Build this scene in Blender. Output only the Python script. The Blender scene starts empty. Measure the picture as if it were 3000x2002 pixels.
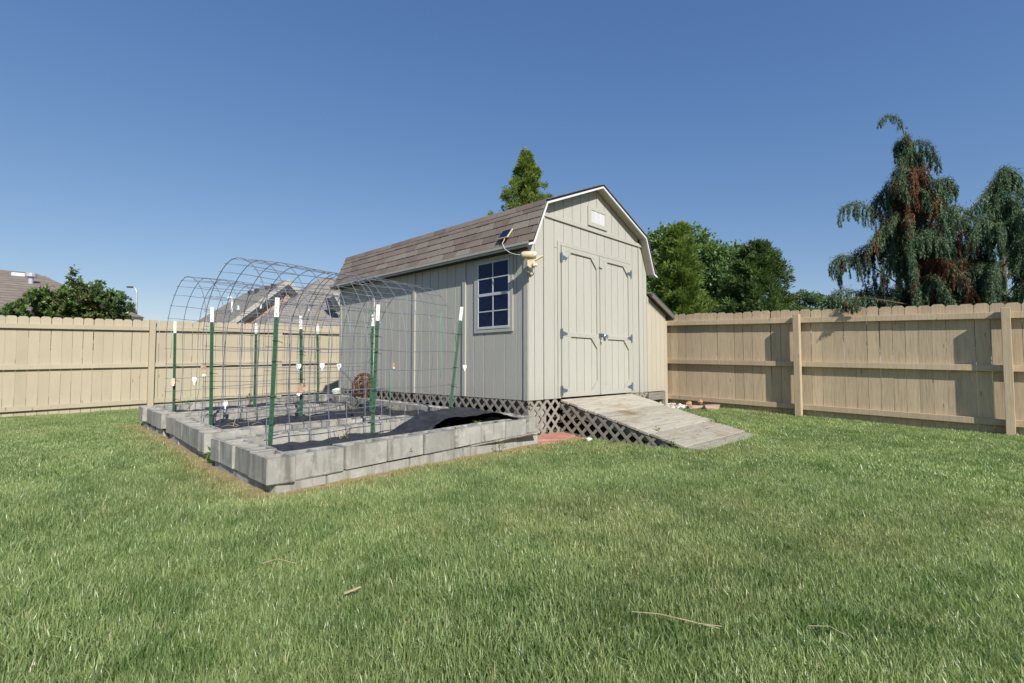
import bpy, bmesh, math, random
import numpy as np
from mathutils import Vector, Matrix
random.seed(7); RNG = np.random.default_rng(7)
S = bpy.context.scene
COL = S.collection
# units: metres.  Origin = the camera lens, X along the shed front (to the right),
# Y along the shed side (away), Z up; the lawn lies about one metre below.

# ------------------------------------------------------------------ camera
cam = bpy.data.cameras.new('camera'); co = bpy.data.objects.new('camera', cam); COL.objects.link(co)
cam.lens = 36*1477.85/3000; cam.sensor_width = 36; cam.clip_start = .05; cam.clip_end = 2000
co.location = (0, 0, 0); co.rotation_euler = (math.radians(92.68), 0, math.radians(43.769-90))
S.camera = co
# ------------------------------------------------------------------ light
SUNV = Vector((-1, -2.7, 2.12)).normalized()
ELEV = math.asin(SUNV.z)
W = bpy.data.worlds.new('World'); S.world = W; W.use_nodes = True
nt = W.node_tree; nt.nodes.clear()
o_ = nt.nodes.new('ShaderNodeOutputWorld'); b_ = nt.nodes.new('ShaderNodeBackground'); s_ = nt.nodes.new('ShaderNodeTexSky')
s_.sky_type = 'NISHITA'; s_.sun_disc = False; s_.sun_elevation = ELEV; s_.sun_rotation = math.atan2(SUNV.x, SUNV.y)
s_.altitude = 300; s_.air_density = 1.0; s_.dust_density = .25; s_.ozone_density = 5.0
b_.inputs[1].default_value = .098
# tone of the sky as the photograph records it: each channel raised to its own power
sp_ = nt.nodes.new('ShaderNodeSeparateColor'); cb_ = nt.nodes.new('ShaderNodeCombineColor'); nt.links.new(s_.outputs[0], sp_.inputs[0])
for i_, (k_, p_) in enumerate(((1.04, .97), (1.25, .78), (2.04, .545))):
    pw_ = nt.nodes.new('ShaderNodeMath'); pw_.operation = 'POWER'; pw_.inputs[1].default_value = p_; nt.links.new(sp_.outputs[i_], pw_.inputs[0])
    ml_ = nt.nodes.new('ShaderNodeMath'); ml_.operation = 'MULTIPLY'; ml_.inputs[1].default_value = k_; nt.links.new(pw_.outputs[0], ml_.inputs[0]); nt.links.new(ml_.outputs[0], cb_.inputs[i_])
nt.links.new(cb_.outputs[0], b_.inputs[0]); nt.links.new(b_.outputs[0], o_.inputs[0])
sun = bpy.data.lights.new('sun', 'SUN'); sun.energy = 5.0; sun.angle = math.radians(.5); sun.color = (1, .94, .84)
so = bpy.data.objects.new('sun', sun); COL.objects.link(so); so.rotation_euler = (-SUNV).to_track_quat('-Z', 'Y').to_euler(); so.location = (-10, -30, 30)
S.view_settings.view_transform = 'Standard'; S.view_settings.look = 'None'; S.view_settings.gamma = 1
S.view_settings.use_curve_mapping = False; S.view_settings.exposure = .28
S.render.engine = 'CYCLES'; S.cycles.max_bounces = 6; S.cycles.transparent_max_bounces = 8
S.cycles.use_denoising = True
BY = 0.0
# ------------------------------------------------------------------ materials
class NB:
    def __init__(s, name):
        s.m = bpy.data.materials.new(name); s.m.use_nodes = True; s.t = s.m.node_tree; s.t.nodes.clear()
        s.out = s.n('ShaderNodeOutputMaterial'); s.p = s.n('ShaderNodeBsdfPrincipled'); s.l(s.p.outputs[0], s.out.inputs[0])
    def n(s, typ, **k):
        n = s.t.nodes.new(typ)
        for a, v in k.items(): setattr(n, a, v)
        return n
    def l(s, a, b): s.t.links.new(a, b)
    def coords(s, shift=True, world=False):
        if world: return s.n('ShaderNodeNewGeometry').outputs['Position']
        c = s.n('ShaderNodeTexCoord').outputs['Object']
        if not shift: return c
        i = s.n('ShaderNodeObjectInfo'); m = s.n('ShaderNodeVectorMath', operation='MULTIPLY'); m.inputs[1].default_value = (37., 53., 71.)
        cb = s.n('ShaderNodeCombineXYZ')
        for k in range(3): s.l(i.outputs['Random'], cb.inputs[k])
        s.l(cb.outputs[0], m.inputs[0]); a = s.n('ShaderNodeVectorMath', operation='ADD'); s.l(c, a.inputs[0]); s.l(m.outputs[0], a.inputs[1])
        return a.outputs[0]
    def noise(s, co, scale=(1, 1, 1), k=5, detail=4, rough=.55, dist=0):
        m = s.n('ShaderNodeMapping'); m.inputs['Scale'].default_value = scale; s.l(co, m.inputs[0])
        n = s.n('ShaderNodeTexNoise'); n.inputs['Scale'].default_value = k; n.inputs['Detail'].default_value = detail
        n.inputs['Roughness'].default_value = rough; n.inputs['Distortion'].default_value = dist; s.l(m.outputs[0], n.inputs[0]); return n.outputs[0]
    def ramp(s, f, stops):
        r = s.n('ShaderNodeValToRGB'); e = r.color_ramp.elements
        while len(e) > 1: e.remove(e[0])
        for i, (p, c) in enumerate(stops):
            x = e[0] if i == 0 else e.new(p)
            x.position = p; x.color = (*c, 1) if len(c) == 3 else c
        s.l(f, r.inputs[0]); return r.outputs[0]
    def mix(s, f, a, b, mode='MIX'):
        m = s.n('ShaderNodeMix', data_type='RGBA', blend_type=mode)
        for v, i in ((f, 0), (a, 6), (b, 7)):
            if hasattr(v, 'links'): s.l(v, m.inputs[i])
            else: m.inputs[i].default_value = v if i == 0 else (*v, 1)
        return m.outputs[2]
    def val(s, col, amt, seedmul=1.0):
        i = s.n('ShaderNodeObjectInfo'); mr = s.n('ShaderNodeMapRange'); s.l(i.outputs['Random'], mr.inputs[0])
        mr.inputs[3].default_value = 1-amt; mr.inputs[4].default_value = 1+amt
        h = s.n('ShaderNodeHueSaturation'); s.l(mr.outputs[0], h.inputs['Value']); s.l(col, h.inputs['Color']); return h.outputs[0]
    def bump(s, f, strength=.3, dist=.005, prev=None):
        b = s.n('ShaderNodeBump'); b.inputs['Strength'].default_value = strength; b.inputs['Distance'].default_value = dist
        s.l(f, b.inputs['Height'])
        if prev is not None: s.l(prev, b.inputs['Normal'])
        return b.outputs[0]
    def done(s, col=None, rough=.7, normal=None, spec=.35, metal=0):
        if col is not None:
            if hasattr(col, 'links'): s.l(col, s.p.inputs['Base Color'])
            else: s.p.inputs['Base Color'].default_value = (*col, 1)
        if hasattr(rough, 'links'): s.l(rough, s.p.inputs['Roughness'])
        else: s.p.inputs['Roughness'].default_value = rough
        s.p.inputs['Specular IOR Level'].default_value = spec; s.p.inputs['Metallic'].default_value = metal
        if normal is not None: s.l(normal, s.p.inputs['Normal'])
        return s.m
def sc(c, k): return tuple(min(1, x*k) for x in c)
def wood(name, c, grain=(14, 14, .9), con=.12, var=.06, rough=.75, bs=.25, knots=True, dirt=None):
    b = NB(name); co = b.coords()
    g = b.noise(co, grain, 4, 5, .6, 1.2)
    col = b.ramp(g, [(.25, sc(c, 1-con*1.6)), (.5, c), (.75, sc(c, 1+con))])
    big = b.noise(co, (1, 1, .35), 3.0, 3)
    col = b.mix(b.ramp(big, [(.42, (0, 0, 0)), (.72, (.5, .5, .5))]), col, sc(c, .82) if dirt is None else dirt)
    if knots:
        v = b.n('ShaderNodeTexVoronoi'); v.inputs['Scale'].default_value = 1; m = b.n('ShaderNodeMapping'); m.inputs['Scale'].default_value = (9, 9, 2.2)
        b.l(co, m.inputs[0]); b.l(m.outputs[0], v.inputs[0])
        k = b.ramp(v.outputs['Distance'], [(.05, (.75, .75, .75)), (.10, (0, 0, 0))])
        col = b.mix(k, col, sc(c, .38))
    col = b.val(col, var)
    return b.done(col, rough, b.bump(g, bs, .004), .25)
def plain(name, c, rough=.5, spec=.4, metal=0, con=.06, k=12, bs=.05, var=0):
    b = NB(name); co = b.coords(False); n = b.noise(co, (1, 1, 1), k, 4)
    col = b.ramp(n, [(.3, sc(c, 1-con)), (.7, sc(c, 1+con))])
    if var: col = b.val(col, var)
    return b.done(col, rough, b.bump(n, bs, .003), spec, metal)
def siding(name, c):
    b = NB(name); co = b.coords()
    g = b.noise(co, (26, 26, 1.3), 3.2, 5, .65, .8)
    col = b.ramp(g, [(.2, sc(c, .90)), (.55, c), (.85, sc(c, 1.05))])
    wl = b.noise(b.coords(world=True), (1, 1, .5), 1.7, 4)
    col = b.mix(b.ramp(wl, [(.45, (0, 0, 0)), (.75, (.35, .35, .35))]), col, sc(c, .84))
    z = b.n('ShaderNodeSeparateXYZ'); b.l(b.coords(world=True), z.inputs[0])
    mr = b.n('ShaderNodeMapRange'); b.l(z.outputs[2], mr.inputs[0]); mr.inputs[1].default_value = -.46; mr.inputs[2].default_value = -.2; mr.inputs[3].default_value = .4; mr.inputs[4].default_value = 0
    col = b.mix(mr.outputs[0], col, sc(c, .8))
    col = b.val(col, .022)
    return b.done(col, .62, b.bump(g, .9, .005), .3)
M = {}
M['siding'] = siding('grey_beige_siding_paint', (.425, .42, .378))
M['trim'] = siding('grey_beige_trim_paint', (.415, .41, .366))
M['tan_siding'] = siding('tan_siding_paint', (.47, .42, .34))
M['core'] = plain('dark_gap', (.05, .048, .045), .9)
M['white'] = plain('white_trim_paint', (.64, .655, .68), .45)
M['vinyl'] = plain('white_vinyl', (.44, .465, .51), .4)
M['plywood'] = wood('plywood_soffit', (.46, .42, .34), (4, 4, 4), .08, .02, knots=False)
M['dark_board'] = wood('dark_weathered_board', (.13, .115, .10), (.8, 20, 20), .3, .1, .85, .4)
M['fascia'] = plain('fascia_paint', (.40, .42, .40), .6)
M['fence_l'] = wood('tan_fence_paint', (.42, .37, .275), (22, 22, .9), .055, .045, .7, .12)
M['fence_r'] = wood('weathered_tan_fence_wood', (.50, .40, .275), (15, 15, .75), .20, .11, .8, .6)
M['deck'] = None
M['lattice'] = wood('grey_brown_lattice', (.27, .245, .21), (3, 3, 3), .08, .05, .8, .15, False)  # colour darkened to stand in for shade on the slats
M['oldwood'] = wood('grey_weathered_beam', (.23, .21, .185), (.8, 20, 20), .35, .1, .85, .5)
M['galv'] = plain('galvanized_wire', (.20, .22, .26), .5, .5, .4)
M['steel'] = plain('zinc_hinge', (.17, .21, .26), .5, .5, .6)
M['chrome'] = plain('chrome_lock', (.55, .57, .6), .2, .5, 1)
M['post_green'] = plain('green_post_paint', (.022, .085, .045), .45, .45, 0, .15, 30)
M['post_white'] = plain('white_post_tip', (.78, .78, .76), .5, .4, 0, .05, 30)
M['clip'] = plain('dark_wire_clip', (.025, .025, .03), .5)
M['beige'] = plain('beige_plastic', (.55, .47, .30), .4, .45)
M['cable'] = plain('white_cable', (.6, .62, .64), .5)
M['green_edge'] = plain('green_metal_edge', (.02, .16, .12), .4, .5, .3)
M['paver'] = plain('red_paver', (.40, .19, .15), .85, .2, 0, .14, 9, .25)
M['soil'] = plain('garden_soil', (.10, .075, .05), .95, .1, 0, .4, 25, .8)
M['bare'] = plain('dry_soil_and_thatch', (.27, .215, .13), .95, .1, 0, .35, 22, .8)
M['tag_white'] = plain('white_plastic_tag', (.82, .83, .82), .5)
M['tag_cream'] = plain('cream_tag', (.62, .55, .40), .6)
M['twine'] = plain('green_twine', (.10, .42, .20), .8)
M['dry'] = plain('dry_straw', (.36, .30, .19), .9, .1, 0, .2)
M['pipe'] = plain('grey_pipe', (.42, .44, .47), .5, .5, .3)
M['bark'] = wood('tree_bark', (.12, .09, .065), (9, 9, 2), .3, .05, .9, .6, False)
M['stone_red'] = plain('pink_flagstone', (.40, .28, .23), .85, .2, 0, .2, 7, .4)
M['stone_orange'] = plain('orange_brick_bit', (.42, .235, .14), .85, .2, 0, .2, 9, .4)
M['stone_white'] = plain('white_stone', (.66, .64, .60), .8, .3, 0, .12, 9, .4)
M['house_wall'] = plain('tan_house_wall', (.33, .25, .19), .8)
M['gutter'] = plain('dark_gutter', (.05, .055, .06), .5)
M['rake'] = plain('grey_rake_board', (.36, .35, .32), .6)
def mk_deck():
    b = NB('weathered_ramp_planks'); co = b.coords()
    g = b.noise(co, (1.2, 18, 18), 3, 6, .65, 1.0)
    c = (.36, .335, .275)
    col = b.ramp(g, [(.22, (.17, .145, .105)), (.45, c), (.8, (.50, .48, .41))])
    w = b.coords(world=True)
    st = b.noise(w, (.8, 1.3, 1), 2.6, 4, .6, .5)
    col = b.mix(b.ramp(st, [(.56, (0, 0, 0)), (.72, (.75, .75, .75))]), col, (.27, .19, .10))
    st2 = b.noise(co, (2.2, 14, 14), 2.2, 3, .5)
    col = b.mix(b.ramp(st2, [(.62, (0, 0, 0)), (.74, (.65, .65, .65))]), col, (.17, .15, .12))
    v = b.n('ShaderNodeTexVoronoi'); m = b.n('ShaderNodeMapping'); m.inputs['Scale'].default_value = (2.5, 10, 10); b.l(co, m.inputs[0]); b.l(m.outputs[0], v.inputs[0]); v.inputs['Scale'].default_value = 1
    col = b.mix(b.ramp(v.outputs['Distance'], [(.06, (.8, .8, .8)), (.13, (0, 0, 0))]), col, (.13, .10, .07))
    d = b.n('ShaderNodeVectorMath', operation='DISTANCE'); wp = b.n('ShaderNodeMapping'); wp.inputs['Scale'].default_value = (1.0, 1.9, 0); b.l(w, wp.inputs[0]); b.l(wp.outputs[0], d.inputs[0]); d.inputs[1].default_value = (5.95, 3.55*1.9, 0)
    ad = b.n('ShaderNodeMath', operation='MULTIPLY_ADD'); b.l(b.noise(w, (2, 5, 1), 2.2, 4, .65), ad.inputs[0]); ad.inputs[1].default_value = .9; b.l(d.outputs['Value'], ad.inputs[2])
    col = b.mix(b.ramp(ad.outputs[0], [(.42, (.85, .85, .85)), (.80, (0, 0, 0))]), col, (.20, .125, .055))
    return b.done(b.val(col, .15), .85, b.bump(g, .6, .006), .2)
M['deck'] = mk_deck()
def mk_block():
    b = NB('concrete_block'); co = b.coords()
    n1 = b.noise(co, (1, 1, 1), 5, 5, .6); n2 = b.noise(co, (9, 9, 1.3), 1.5, 4, .6); n3 = b.noise(co, (1, 1, 1), 130, 3, .7)
    c = (.345, .34, .31)
    col = b.ramp(n1, [(.3, sc(c, .84)), (.55, c), (.8, sc(c, 1.12))])
    col = b.mix(b.ramp(n2, [(.50, (0, 0, 0)), (.70, (.72, .72, .72))]), col, (.125, .115, .10))
    n4 = b.noise(co, (1, 1, 1), 9, 5, .7, .4); col = b.mix(b.ramp(n4, [(.52, (0, 0, 0)), (.70, (.6, .6, .6))]), col, (.50, .49, .455))
    col = b.mix(b.ramp(n3, [(.35, (.3, .3, .3)), (.55, (0, 0, 0))]), col, (.22, .2, .18))
    return b.done(b.val(col, .13), .92, b.bump(n3, .6, .003, b.bump(n1, .4, .01)), .15)
M['block'] = mk_block()
def mk_shingle():
    b = NB('brown_grey_shingle'); co = b.coords()
    n = b.noise(co, (1, 1, 1), 160, 2, .7); n2 = b.noise(co, (1, 1, 1), 6, 3)
    i = b.n('ShaderNodeObjectInfo')
    base = b.ramp(i.outputs['Random'], [(0, (.155, .125, .105)), (.3, (.20, .165, .14)), (.55, (.25, .215, .185)), (.78, (.19, .135, .115)), (1, (.28, .245, .215))])
    col = b.mix(b.ramp(n, [(.35, (.55, .55, .55)), (.6, (0, 0, 0))]), base, (.075, .068, .062))
    col = b.mix(b.ramp(n2, [(.4, (0, 0, 0)), (.8, (.35, .35, .35))]), col, (.23, .20, .18))
    return b.done(col, .93, b.bump(n, .5, .003), .15)
M['shingle'] = mk_shingle(); M['roof_base'] = plain('dark_roof_felt', (.02, .018, .017), .95)
def mk_farroof(name, c1, c2, c3):
    b = NB(name); co = b.coords(False)
    n = b.noise(co, (1.0, 1.0, 13), 2.6, 4, .7, .2); n2 = b.noise(co, (3.5, 3.5, 10), 2.0, 2, .5)
    col = b.ramp(n, [(.3, c1), (.5, c2), (.7, c3)])
    wv = b.n('ShaderNodeTexWave', wave_type='BANDS', bands_direction='Z'); wv.inputs['Scale'].default_value = 2.6; wv.inputs['Distortion'].default_value = .5; wv.inputs['Detail'].default_value = 1; b.l(co, wv.inputs[0])
    col = b.mix(b.ramp(wv.outputs[1], [(.05, (.55, .55, .55)), (.3, (0, 0, 0))]), col, sc(c1, .6))
    col = b.mix(b.ramp(n2, [(.45, (0, 0, 0)), (.6, (.35, .35, .35))]), col, sc(c1, .8))
    return b.done(col, .92, None, .15)
M['roof_a'] = mk_farroof('brown_house_shingles', (.17, .135, .115), (.23, .19, .165), (.29, .25, .225))
M['roof_b'] = mk_farroof('grey_tan_house_shingles', (.20, .185, .165), (.26, .24, .215), (.32, .295, .265))
def mk_fabric():
    b = NB('black_weed_fabric'); co = b.coords(False); n = b.noise(co, (1, 1, 1), 14, 4); w = b.noise(co, (60, 60, 60), 8, 2)
    col = b.ramp(n, [(.3, (.015, .0155, .018)), (.7, (.040, .042, .050))])
    return b.done(col, .62, b.bump(w, .3, .002, b.bump(n, .6, .015)), .4)
M['fabric'] = mk_fabric()
def mk_glass(name, c):
    b = NB(name); b.p.inputs['IOR'].default_value = 1.5; return b.done(c, .03, None, .28)
M['pane'] = mk_glass('dark_window_glass', (.003, .006, .035)); M['solar'] = mk_glass('solar_cell_glass', (.004, .012, .045))  # pane: navy base colour stands in for the reflected blue sky
def mk_rust():
    b = NB('rusty_iron'); co = b.coords(False); n = b.noise(co, (1, 1, 1), 40, 4)
    return b.done(b.ramp(n, [(.3, (.05, .02, .012)), (.55, (.13, .05, .03)), (.8, (.26, .11, .06))]), .9, b.bump(n, .6, .004), .2)
M['rust'] = mk_rust()
def mk_photo(name, cs):
    b = NB(name); co = b.coords(False); v = b.n('ShaderNodeTexVoronoi'); v.inputs['Scale'].default_value = 45; b.l(co, v.inputs[0])
    s = b.n('ShaderNodeSeparateColor'); b.l(v.outputs['Color'], s.inputs[0])
    return b.done(b.ramp(s.outputs[0], [(i/(len(cs)-1), c) for i, c in enumerate(cs)]), .5)
M['tag_photo'] = mk_photo('brown_photo_tag', [(.26, .14, .10), (.38, .24, .18), (.5, .40, .32), (.2, .24, .12)])
M['tag_red'] = mk_photo('red_photo_tag', [(.30, .09, .07), (.42, .30, .16), (.36, .13, .10), (.6, .55, .48)])
def mk_leaf(name, stops, transl=.35, rough=.5, spec=.35, tr=(1.25, 1.35, .6)):
    b = NB(name); a = b.n('ShaderNodeAttribute', attribute_name='tint')
    col = b.ramp(a.outputs['Fac'], stops)
    b.done(col, rough, None, spec)
    t = b.n('ShaderNodeBsdfTranslucent'); hs = b.mix(1.0, col, tr, 'MULTIPLY'); b.l(hs, t.inputs[0])
    mx = b.n('ShaderNodeMixShader'); mx.inputs[0].default_value = transl
    b.l(b.p.outputs[0], mx.inputs[1]); b.l(t.outputs[0], mx.inputs[2]); b.l(mx.outputs[0], b.out.inputs[0]); return b.m
M['leaf_magnolia'] = mk_leaf('glossy_broad_leaf', [(0, (0.048, 0.089, 0.031)), (.6, (0.121, 0.203, 0.057)), (.93, (0.221, 0.297, 0.078)), (1, (0.620, 0.276, 0.133))], .25, .35, .5)
M['leaf_maple'] = mk_leaf('maple_leaf', [(0, (0.069, 0.123, 0.054)), (.6, (0.159, 0.257, 0.106)), (1, (0.297, 0.384, 0.179))], .35)
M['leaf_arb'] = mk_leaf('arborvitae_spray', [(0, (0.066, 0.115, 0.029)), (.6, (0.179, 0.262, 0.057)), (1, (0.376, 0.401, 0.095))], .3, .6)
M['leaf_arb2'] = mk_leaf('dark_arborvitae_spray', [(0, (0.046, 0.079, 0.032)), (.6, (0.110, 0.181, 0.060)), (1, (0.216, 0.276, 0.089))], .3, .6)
M['leaf_far'] = mk_leaf('far_tree_leaf', [(0, (0.072, 0.132, 0.072)), (1, (0.186, 0.276, 0.145))], .3)
M['leaf_cedar'] = mk_leaf('weeping_cedar_spray', [(0, (0.027, 0.059, 0.034)), (.6, (0.076, 0.136, 0.073)), (1, (0.234, 0.330, 0.160))], .2, .6)
M['leaf_brown'] = mk_leaf('dead_cedar_spray', [(0, (.10, .035, .018)), (.6, (.21, .085, .045)), (1, (.33, .17, .09))], .25, .8)
M['weed'] = mk_leaf('weed_leaf', [(0, (.07, .14, .03)), (1, (.20, .28, .07))], .35)
def mk_lawn():
    b = NB('lawn_ground'); w = b.coords(world=True)
    n = b.noise(w, (1, 1, 1), 1.3, 4); n2 = b.noise(w, (1, 1, 1), 60, 3)
    col = b.ramp(n, [(.3, (.11, .14, .045)), (.7, (.16, .18, .07))])
    col = b.mix(b.ramp(n2, [(.4, (0, 0, 0)), (.7, (.6, .6, .6))]), col, (.12, .10, .06))
    return b.done(col, .95, b.bump(n2, .6, .02), .1)
M['lawn'] = mk_lawn()
def mk_grass():
    b = NB('grass_blade'); a = b.n('ShaderNodeAttribute', attribute_name='tint'); d = b.n('ShaderNodeAttribute', attribute_name='dry', attribute_type='INSTANCER')
    w = b.coords(world=True)
    big = b.noise(w, (1, 1, 0), .9, 4, .65, .8); mid = b.noise(w, (1, 1, 0), 3.2, 3, .6)
    col = b.ramp(a.outputs['Fac'], [(0, (.12, .185, .06)), (.5, (.27, .355, .14)), (.85, (.44, .52, .25)), (.93, (.44, .41, .23)), (1, (.54, .48, .31))])
    col = b.mix(b.ramp(big, [(.42, (0, 0, 0)), (.62, (.75, .75, .75))]), col, b.mix(1.0, col, (1.48, 1.38, 1.5), 'MULTIPLY'))
    col = b.mix(b.ramp(mid, [(.38, (.65, .65, .65)), (.5, (0, 0, 0))]), col, b.mix(1.0, col, (.52, .66, .50), 'MULTIPLY'))
    col = b.mix(d.outputs['Fac'], col, b.ramp(a.outputs['Fac'], [(0, (.33, .28, .13)), (.6, (.46, .385, .20)), (1, (.58, .49, .30))]))
    b.done(col, .36, None, .6)
    t = b.n('ShaderNodeBsdfTranslucent'); b.l(b.mix(1.0, col, (1.2, 1.3, .7), 'MULTIPLY'), t.inputs[0])
    mx = b.n('ShaderNodeMixShader'); mx.inputs[0].default_value = .38
    b.l(b.p.outputs[0], mx.inputs[1]); b.l(t.outputs[0], mx.inputs[2]); b.l(mx.outputs[0], b.out.inputs[0]); return b.m
M['grass'] = mk_grass()

# ------------------------------------------------------------------ builders
def link(o, parent=None):
    COL.objects.link(o)
    if parent is not None: o.parent = parent
    return o
def org(parent):
    p = Vector((0, 0, 0)); q = parent
    while q is not None: p = p+q.location; q = q.parent
    return p
def props(o, label=None, cat=None, group=None, kind=None):
    if label: o['label'] = label
    if cat: o['category'] = cat
    if group: o['group'] = group
    if kind: o['kind'] = kind
    return o
def thing(name, loc, label, cat, group=None):
    o = bpy.data.objects.new(name, None); link(o); o.location = loc; o.empty_display_size = .1
    return props(o, label, cat, group)
class MB:
    def __init__(s): s.v = []; s.f = []; s.mi = []
    def add(s, vs, fs, mi=0):
        b = len(s.v); s.v += [tuple(v) for v in vs]; s.f += [tuple(i+b for i in f) for f in fs]; s.mi += [mi]*len(fs); return s
    def box(s, x0, y0, z0, x1, y1, z1, mi=0):
        vs = [(x, y, z) for z in (z0, z1) for y in (y0, y1) for x in (x0, x1)]
        return s.add(vs, [(0, 2, 3, 1), (4, 5, 7, 6), (0, 1, 5, 4), (2, 6, 7, 3), (0, 4, 6, 2), (1, 3, 7, 5)], mi)
    def obox(s, c, ax, ay, az, hx, hy, hz, mi=0):
        c, ax, ay, az = map(Vector, (c, ax, ay, az)); vs = [c+ax*(hx*i)+ay*(hy*j)+az*(hz*k) for k in (-1, 1) for j in (-1, 1) for i in (-1, 1)]
        return s.add(vs, [(0, 2, 3, 1), (4, 5, 7, 6), (0, 1, 5, 4), (2, 6, 7, 3), (0, 4, 6, 2), (1, 3, 7, 5)], mi)
    def prism(s, poly, d, mi=0):
        n = len(poly); d = Vector(d); vs = [Vector(p) for p in poly]+[Vector(p)+d for p in poly]
        return s.add(vs, [tuple(range(n))[::-1], tuple(range(n, 2*n))]+[(i, (i+1) % n, n+(i+1) % n, n+i) for i in range(n)], mi)
    def tube(s, pts, r, n=5, mi=0, closed=False, cap=True):
        pts = [Vector(p) for p in pts]; rs = r if isinstance(r, (list, tuple)) else [r]*len(pts); rings = []; N = len(pts); up = None
        for i, p in enumerate(pts):
            a = pts[(i-1) % N] if (closed or i > 0) else p; c = pts[(i+1) % N] if (closed or i < N-1) else p
            t = (c-a)
            if t.length < 1e-9: t = Vector((0, 0, 1))
            t.normalize()
            if up is None: up = t.orthogonal().normalized()
            up = (up-t*up.dot(t))
            if up.length < 1e-6: up = t.orthogonal()
            up.normalize(); sd = t.cross(up)
            rings.append([p+(up*math.cos(2*math.pi*k/n)+sd*math.sin(2*math.pi*k/n))*rs[i] for k in range(n)])
        vs = [v for ring in rings for v in ring]; fs = []
        for i in range(N if closed else N-1):
            j = (i+1) % N; fs += [(i*n+k, i*n+(k+1) % n, j*n+(k+1) % n, j*n+k) for k in range(n)]
        if cap and not closed: fs += [tuple(range(n))[::-1], tuple((N-1)*n+k for k in range(n))]
        return s.add(vs, fs, mi)
    def lathe(s, c, axis, prof, n=12, mi=0):
        c = Vector(c); ax = Vector(axis).normalized(); u = ax.orthogonal().normalized(); w = ax.cross(u); vs = []; fs = []
        for h, r in prof:
            vs += [c+ax*h+(u*math.cos(2*math.pi*k/n)+w*math.sin(2*math.pi*k/n))*r for k in range(n)]
        for i in range(len(prof)-1): fs += [(i*n+k, i*n+(k+1) % n, (i+1)*n+(k+1) % n, (i+1)*n+k) for k in range(n)]
        fs += [tuple(range(n))[::-1], tuple((len(prof)-1)*n+k for k in range(n))]
        return s.add(vs, fs, mi)
    def mesh(s, name, mats, off=(0, 0, 0), smooth=False, bevel=0):
        me = bpy.data.meshes.new(name); off = Vector(off)
        me.from_pydata([Vector(v)-off for v in s.v], [], s.f)
        for m in (mats if isinstance(mats, (list, tuple)) else [mats]): me.materials.append(m)
        me.polygons.foreach_set('material_index', s.mi)
        bm = bmesh.new(); bm.from_mesh(me); bmesh.ops.recalc_face_normals(bm, faces=bm.faces)
        if bevel: bmesh.ops.bevel(bm, geom=list(bm.edges), offset=bevel, segments=1, affect='EDGES', clamp_overlap=True)
        bm.to_mesh(me); bm.free()
        if smooth: me.polygons.foreach_set('use_smooth', [True]*len(me.polygons))
        return me
    def build(s, name, mats, parent=None, smooth=False, bevel=0, base=None, **pr):
        a = np.array(s.v); c = Vector((a.min(0)+a.max(0))/2)
        if base is not None: c = Vector(base)
        o = bpy.data.objects.new(name, s.mesh(name, mats, c, smooth, bevel)); link(o, parent)
        o.location = c-org(parent) if parent is not None else c
        return props(o, **pr)
def inst(name, me, loc, parent=None, rot=(0, 0, 0), scale=(1, 1, 1)):
    o = bpy.data.objects.new(name, me); link(o, parent); o.location = Vector(loc)-(org(parent) if parent is not None else Vector())
    o.rotation_euler = rot; o.scale = scale; return o
def clip_poly(poly, conv):
    """2-D Sutherland-Hodgman: poly clipped by the convex, counter-clockwise conv"""
    out = poly
    for i in range(len(conv)):
        a, b = conv[i], conv[(i+1) % len(conv)]; inp, out = out, []
        ins = lambda p: (b[0]-a[0])*(p[1]-a[1])-(b[1]-a[1])*(p[0]-a[0]) >= -1e-9
        for j in range(len(inp)):
            p, q = inp[j], inp[(j+1) % len(inp)]
            if ins(p) != ins(q):
                d1 = (b[0]-a[0])*(p[1]-a[1])-(b[1]-a[1])*(p[0]-a[0]); d2 = (b[0]-a[0])*(q[1]-a[1])-(b[1]-a[1])*(q[0]-a[0]); t = d1/(d1-d2)
                x = (p[0]+t*(q[0]-p[0]), p[1]+t*(q[1]-p[1]))
                out += [x] if ins(p) else [x, q]
                if ins(p): pass
            elif ins(q): out.append(q)
        # keep order: entering edges add intersection then q
        if not out: return []
    return out
# fast quad/tri mesh from numpy
def np_mesh(name, V, F, mat, tint=None, smooth=False):
    me = bpy.data.meshes.new(name); n, k = F.shape
    me.vertices.add(len(V)); me.vertices.foreach_set('co', V.astype(np.float32).ravel())
    me.loops.add(n*k); me.loops.foreach_set('vertex_index', F.astype(np.int32).ravel())
    me.polygons.add(n); me.polygons.foreach_set('loop_start', np.arange(0, n*k, k, dtype=np.int32))
    if smooth: me.polygons.foreach_set('use_smooth', np.ones(n, bool))
    me.update(calc_edges=True); me.materials.append(mat)
    if tint is not None:
        a = me.attributes.new('tint', 'FLOAT', 'POINT'); a.data.foreach_set('value', tint.astype(np.float32))
    return me
def nrm(a): return a/np.maximum(np.linalg.norm(a, axis=-1, keepdims=True), 1e-9)
def leaves(name, P, A, N, L, Wd, mat, parent, tint, kind=None):
    """one diamond leaf, folded along its rib, per row of P"""
    A = nrm(A); Sd = nrm(np.cross(A, N)); N = nrm(np.cross(Sd, A)); L = L[:, None]; Wd = Wd[:, None]
    V = np.stack([P, P+A*L*.45+Sd*Wd*.5+N*Wd*.12, P+A*L-N*L*.08, P+A*L*.45-Sd*Wd*.5+N*Wd*.12], 1).reshape(-1, 3)
    n = len(P); F = np.arange(4*n).reshape(n, 4)
    o = bpy.data.objects.new(name, np_mesh(name, V-np.array(org(parent)), F, mat, np.repeat(tint, 4))); link(o, parent)
    if kind: o['kind'] = kind
    return o
def rnd(n, s=1.0): return RNG.normal(size=(n, 3))*s

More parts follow.
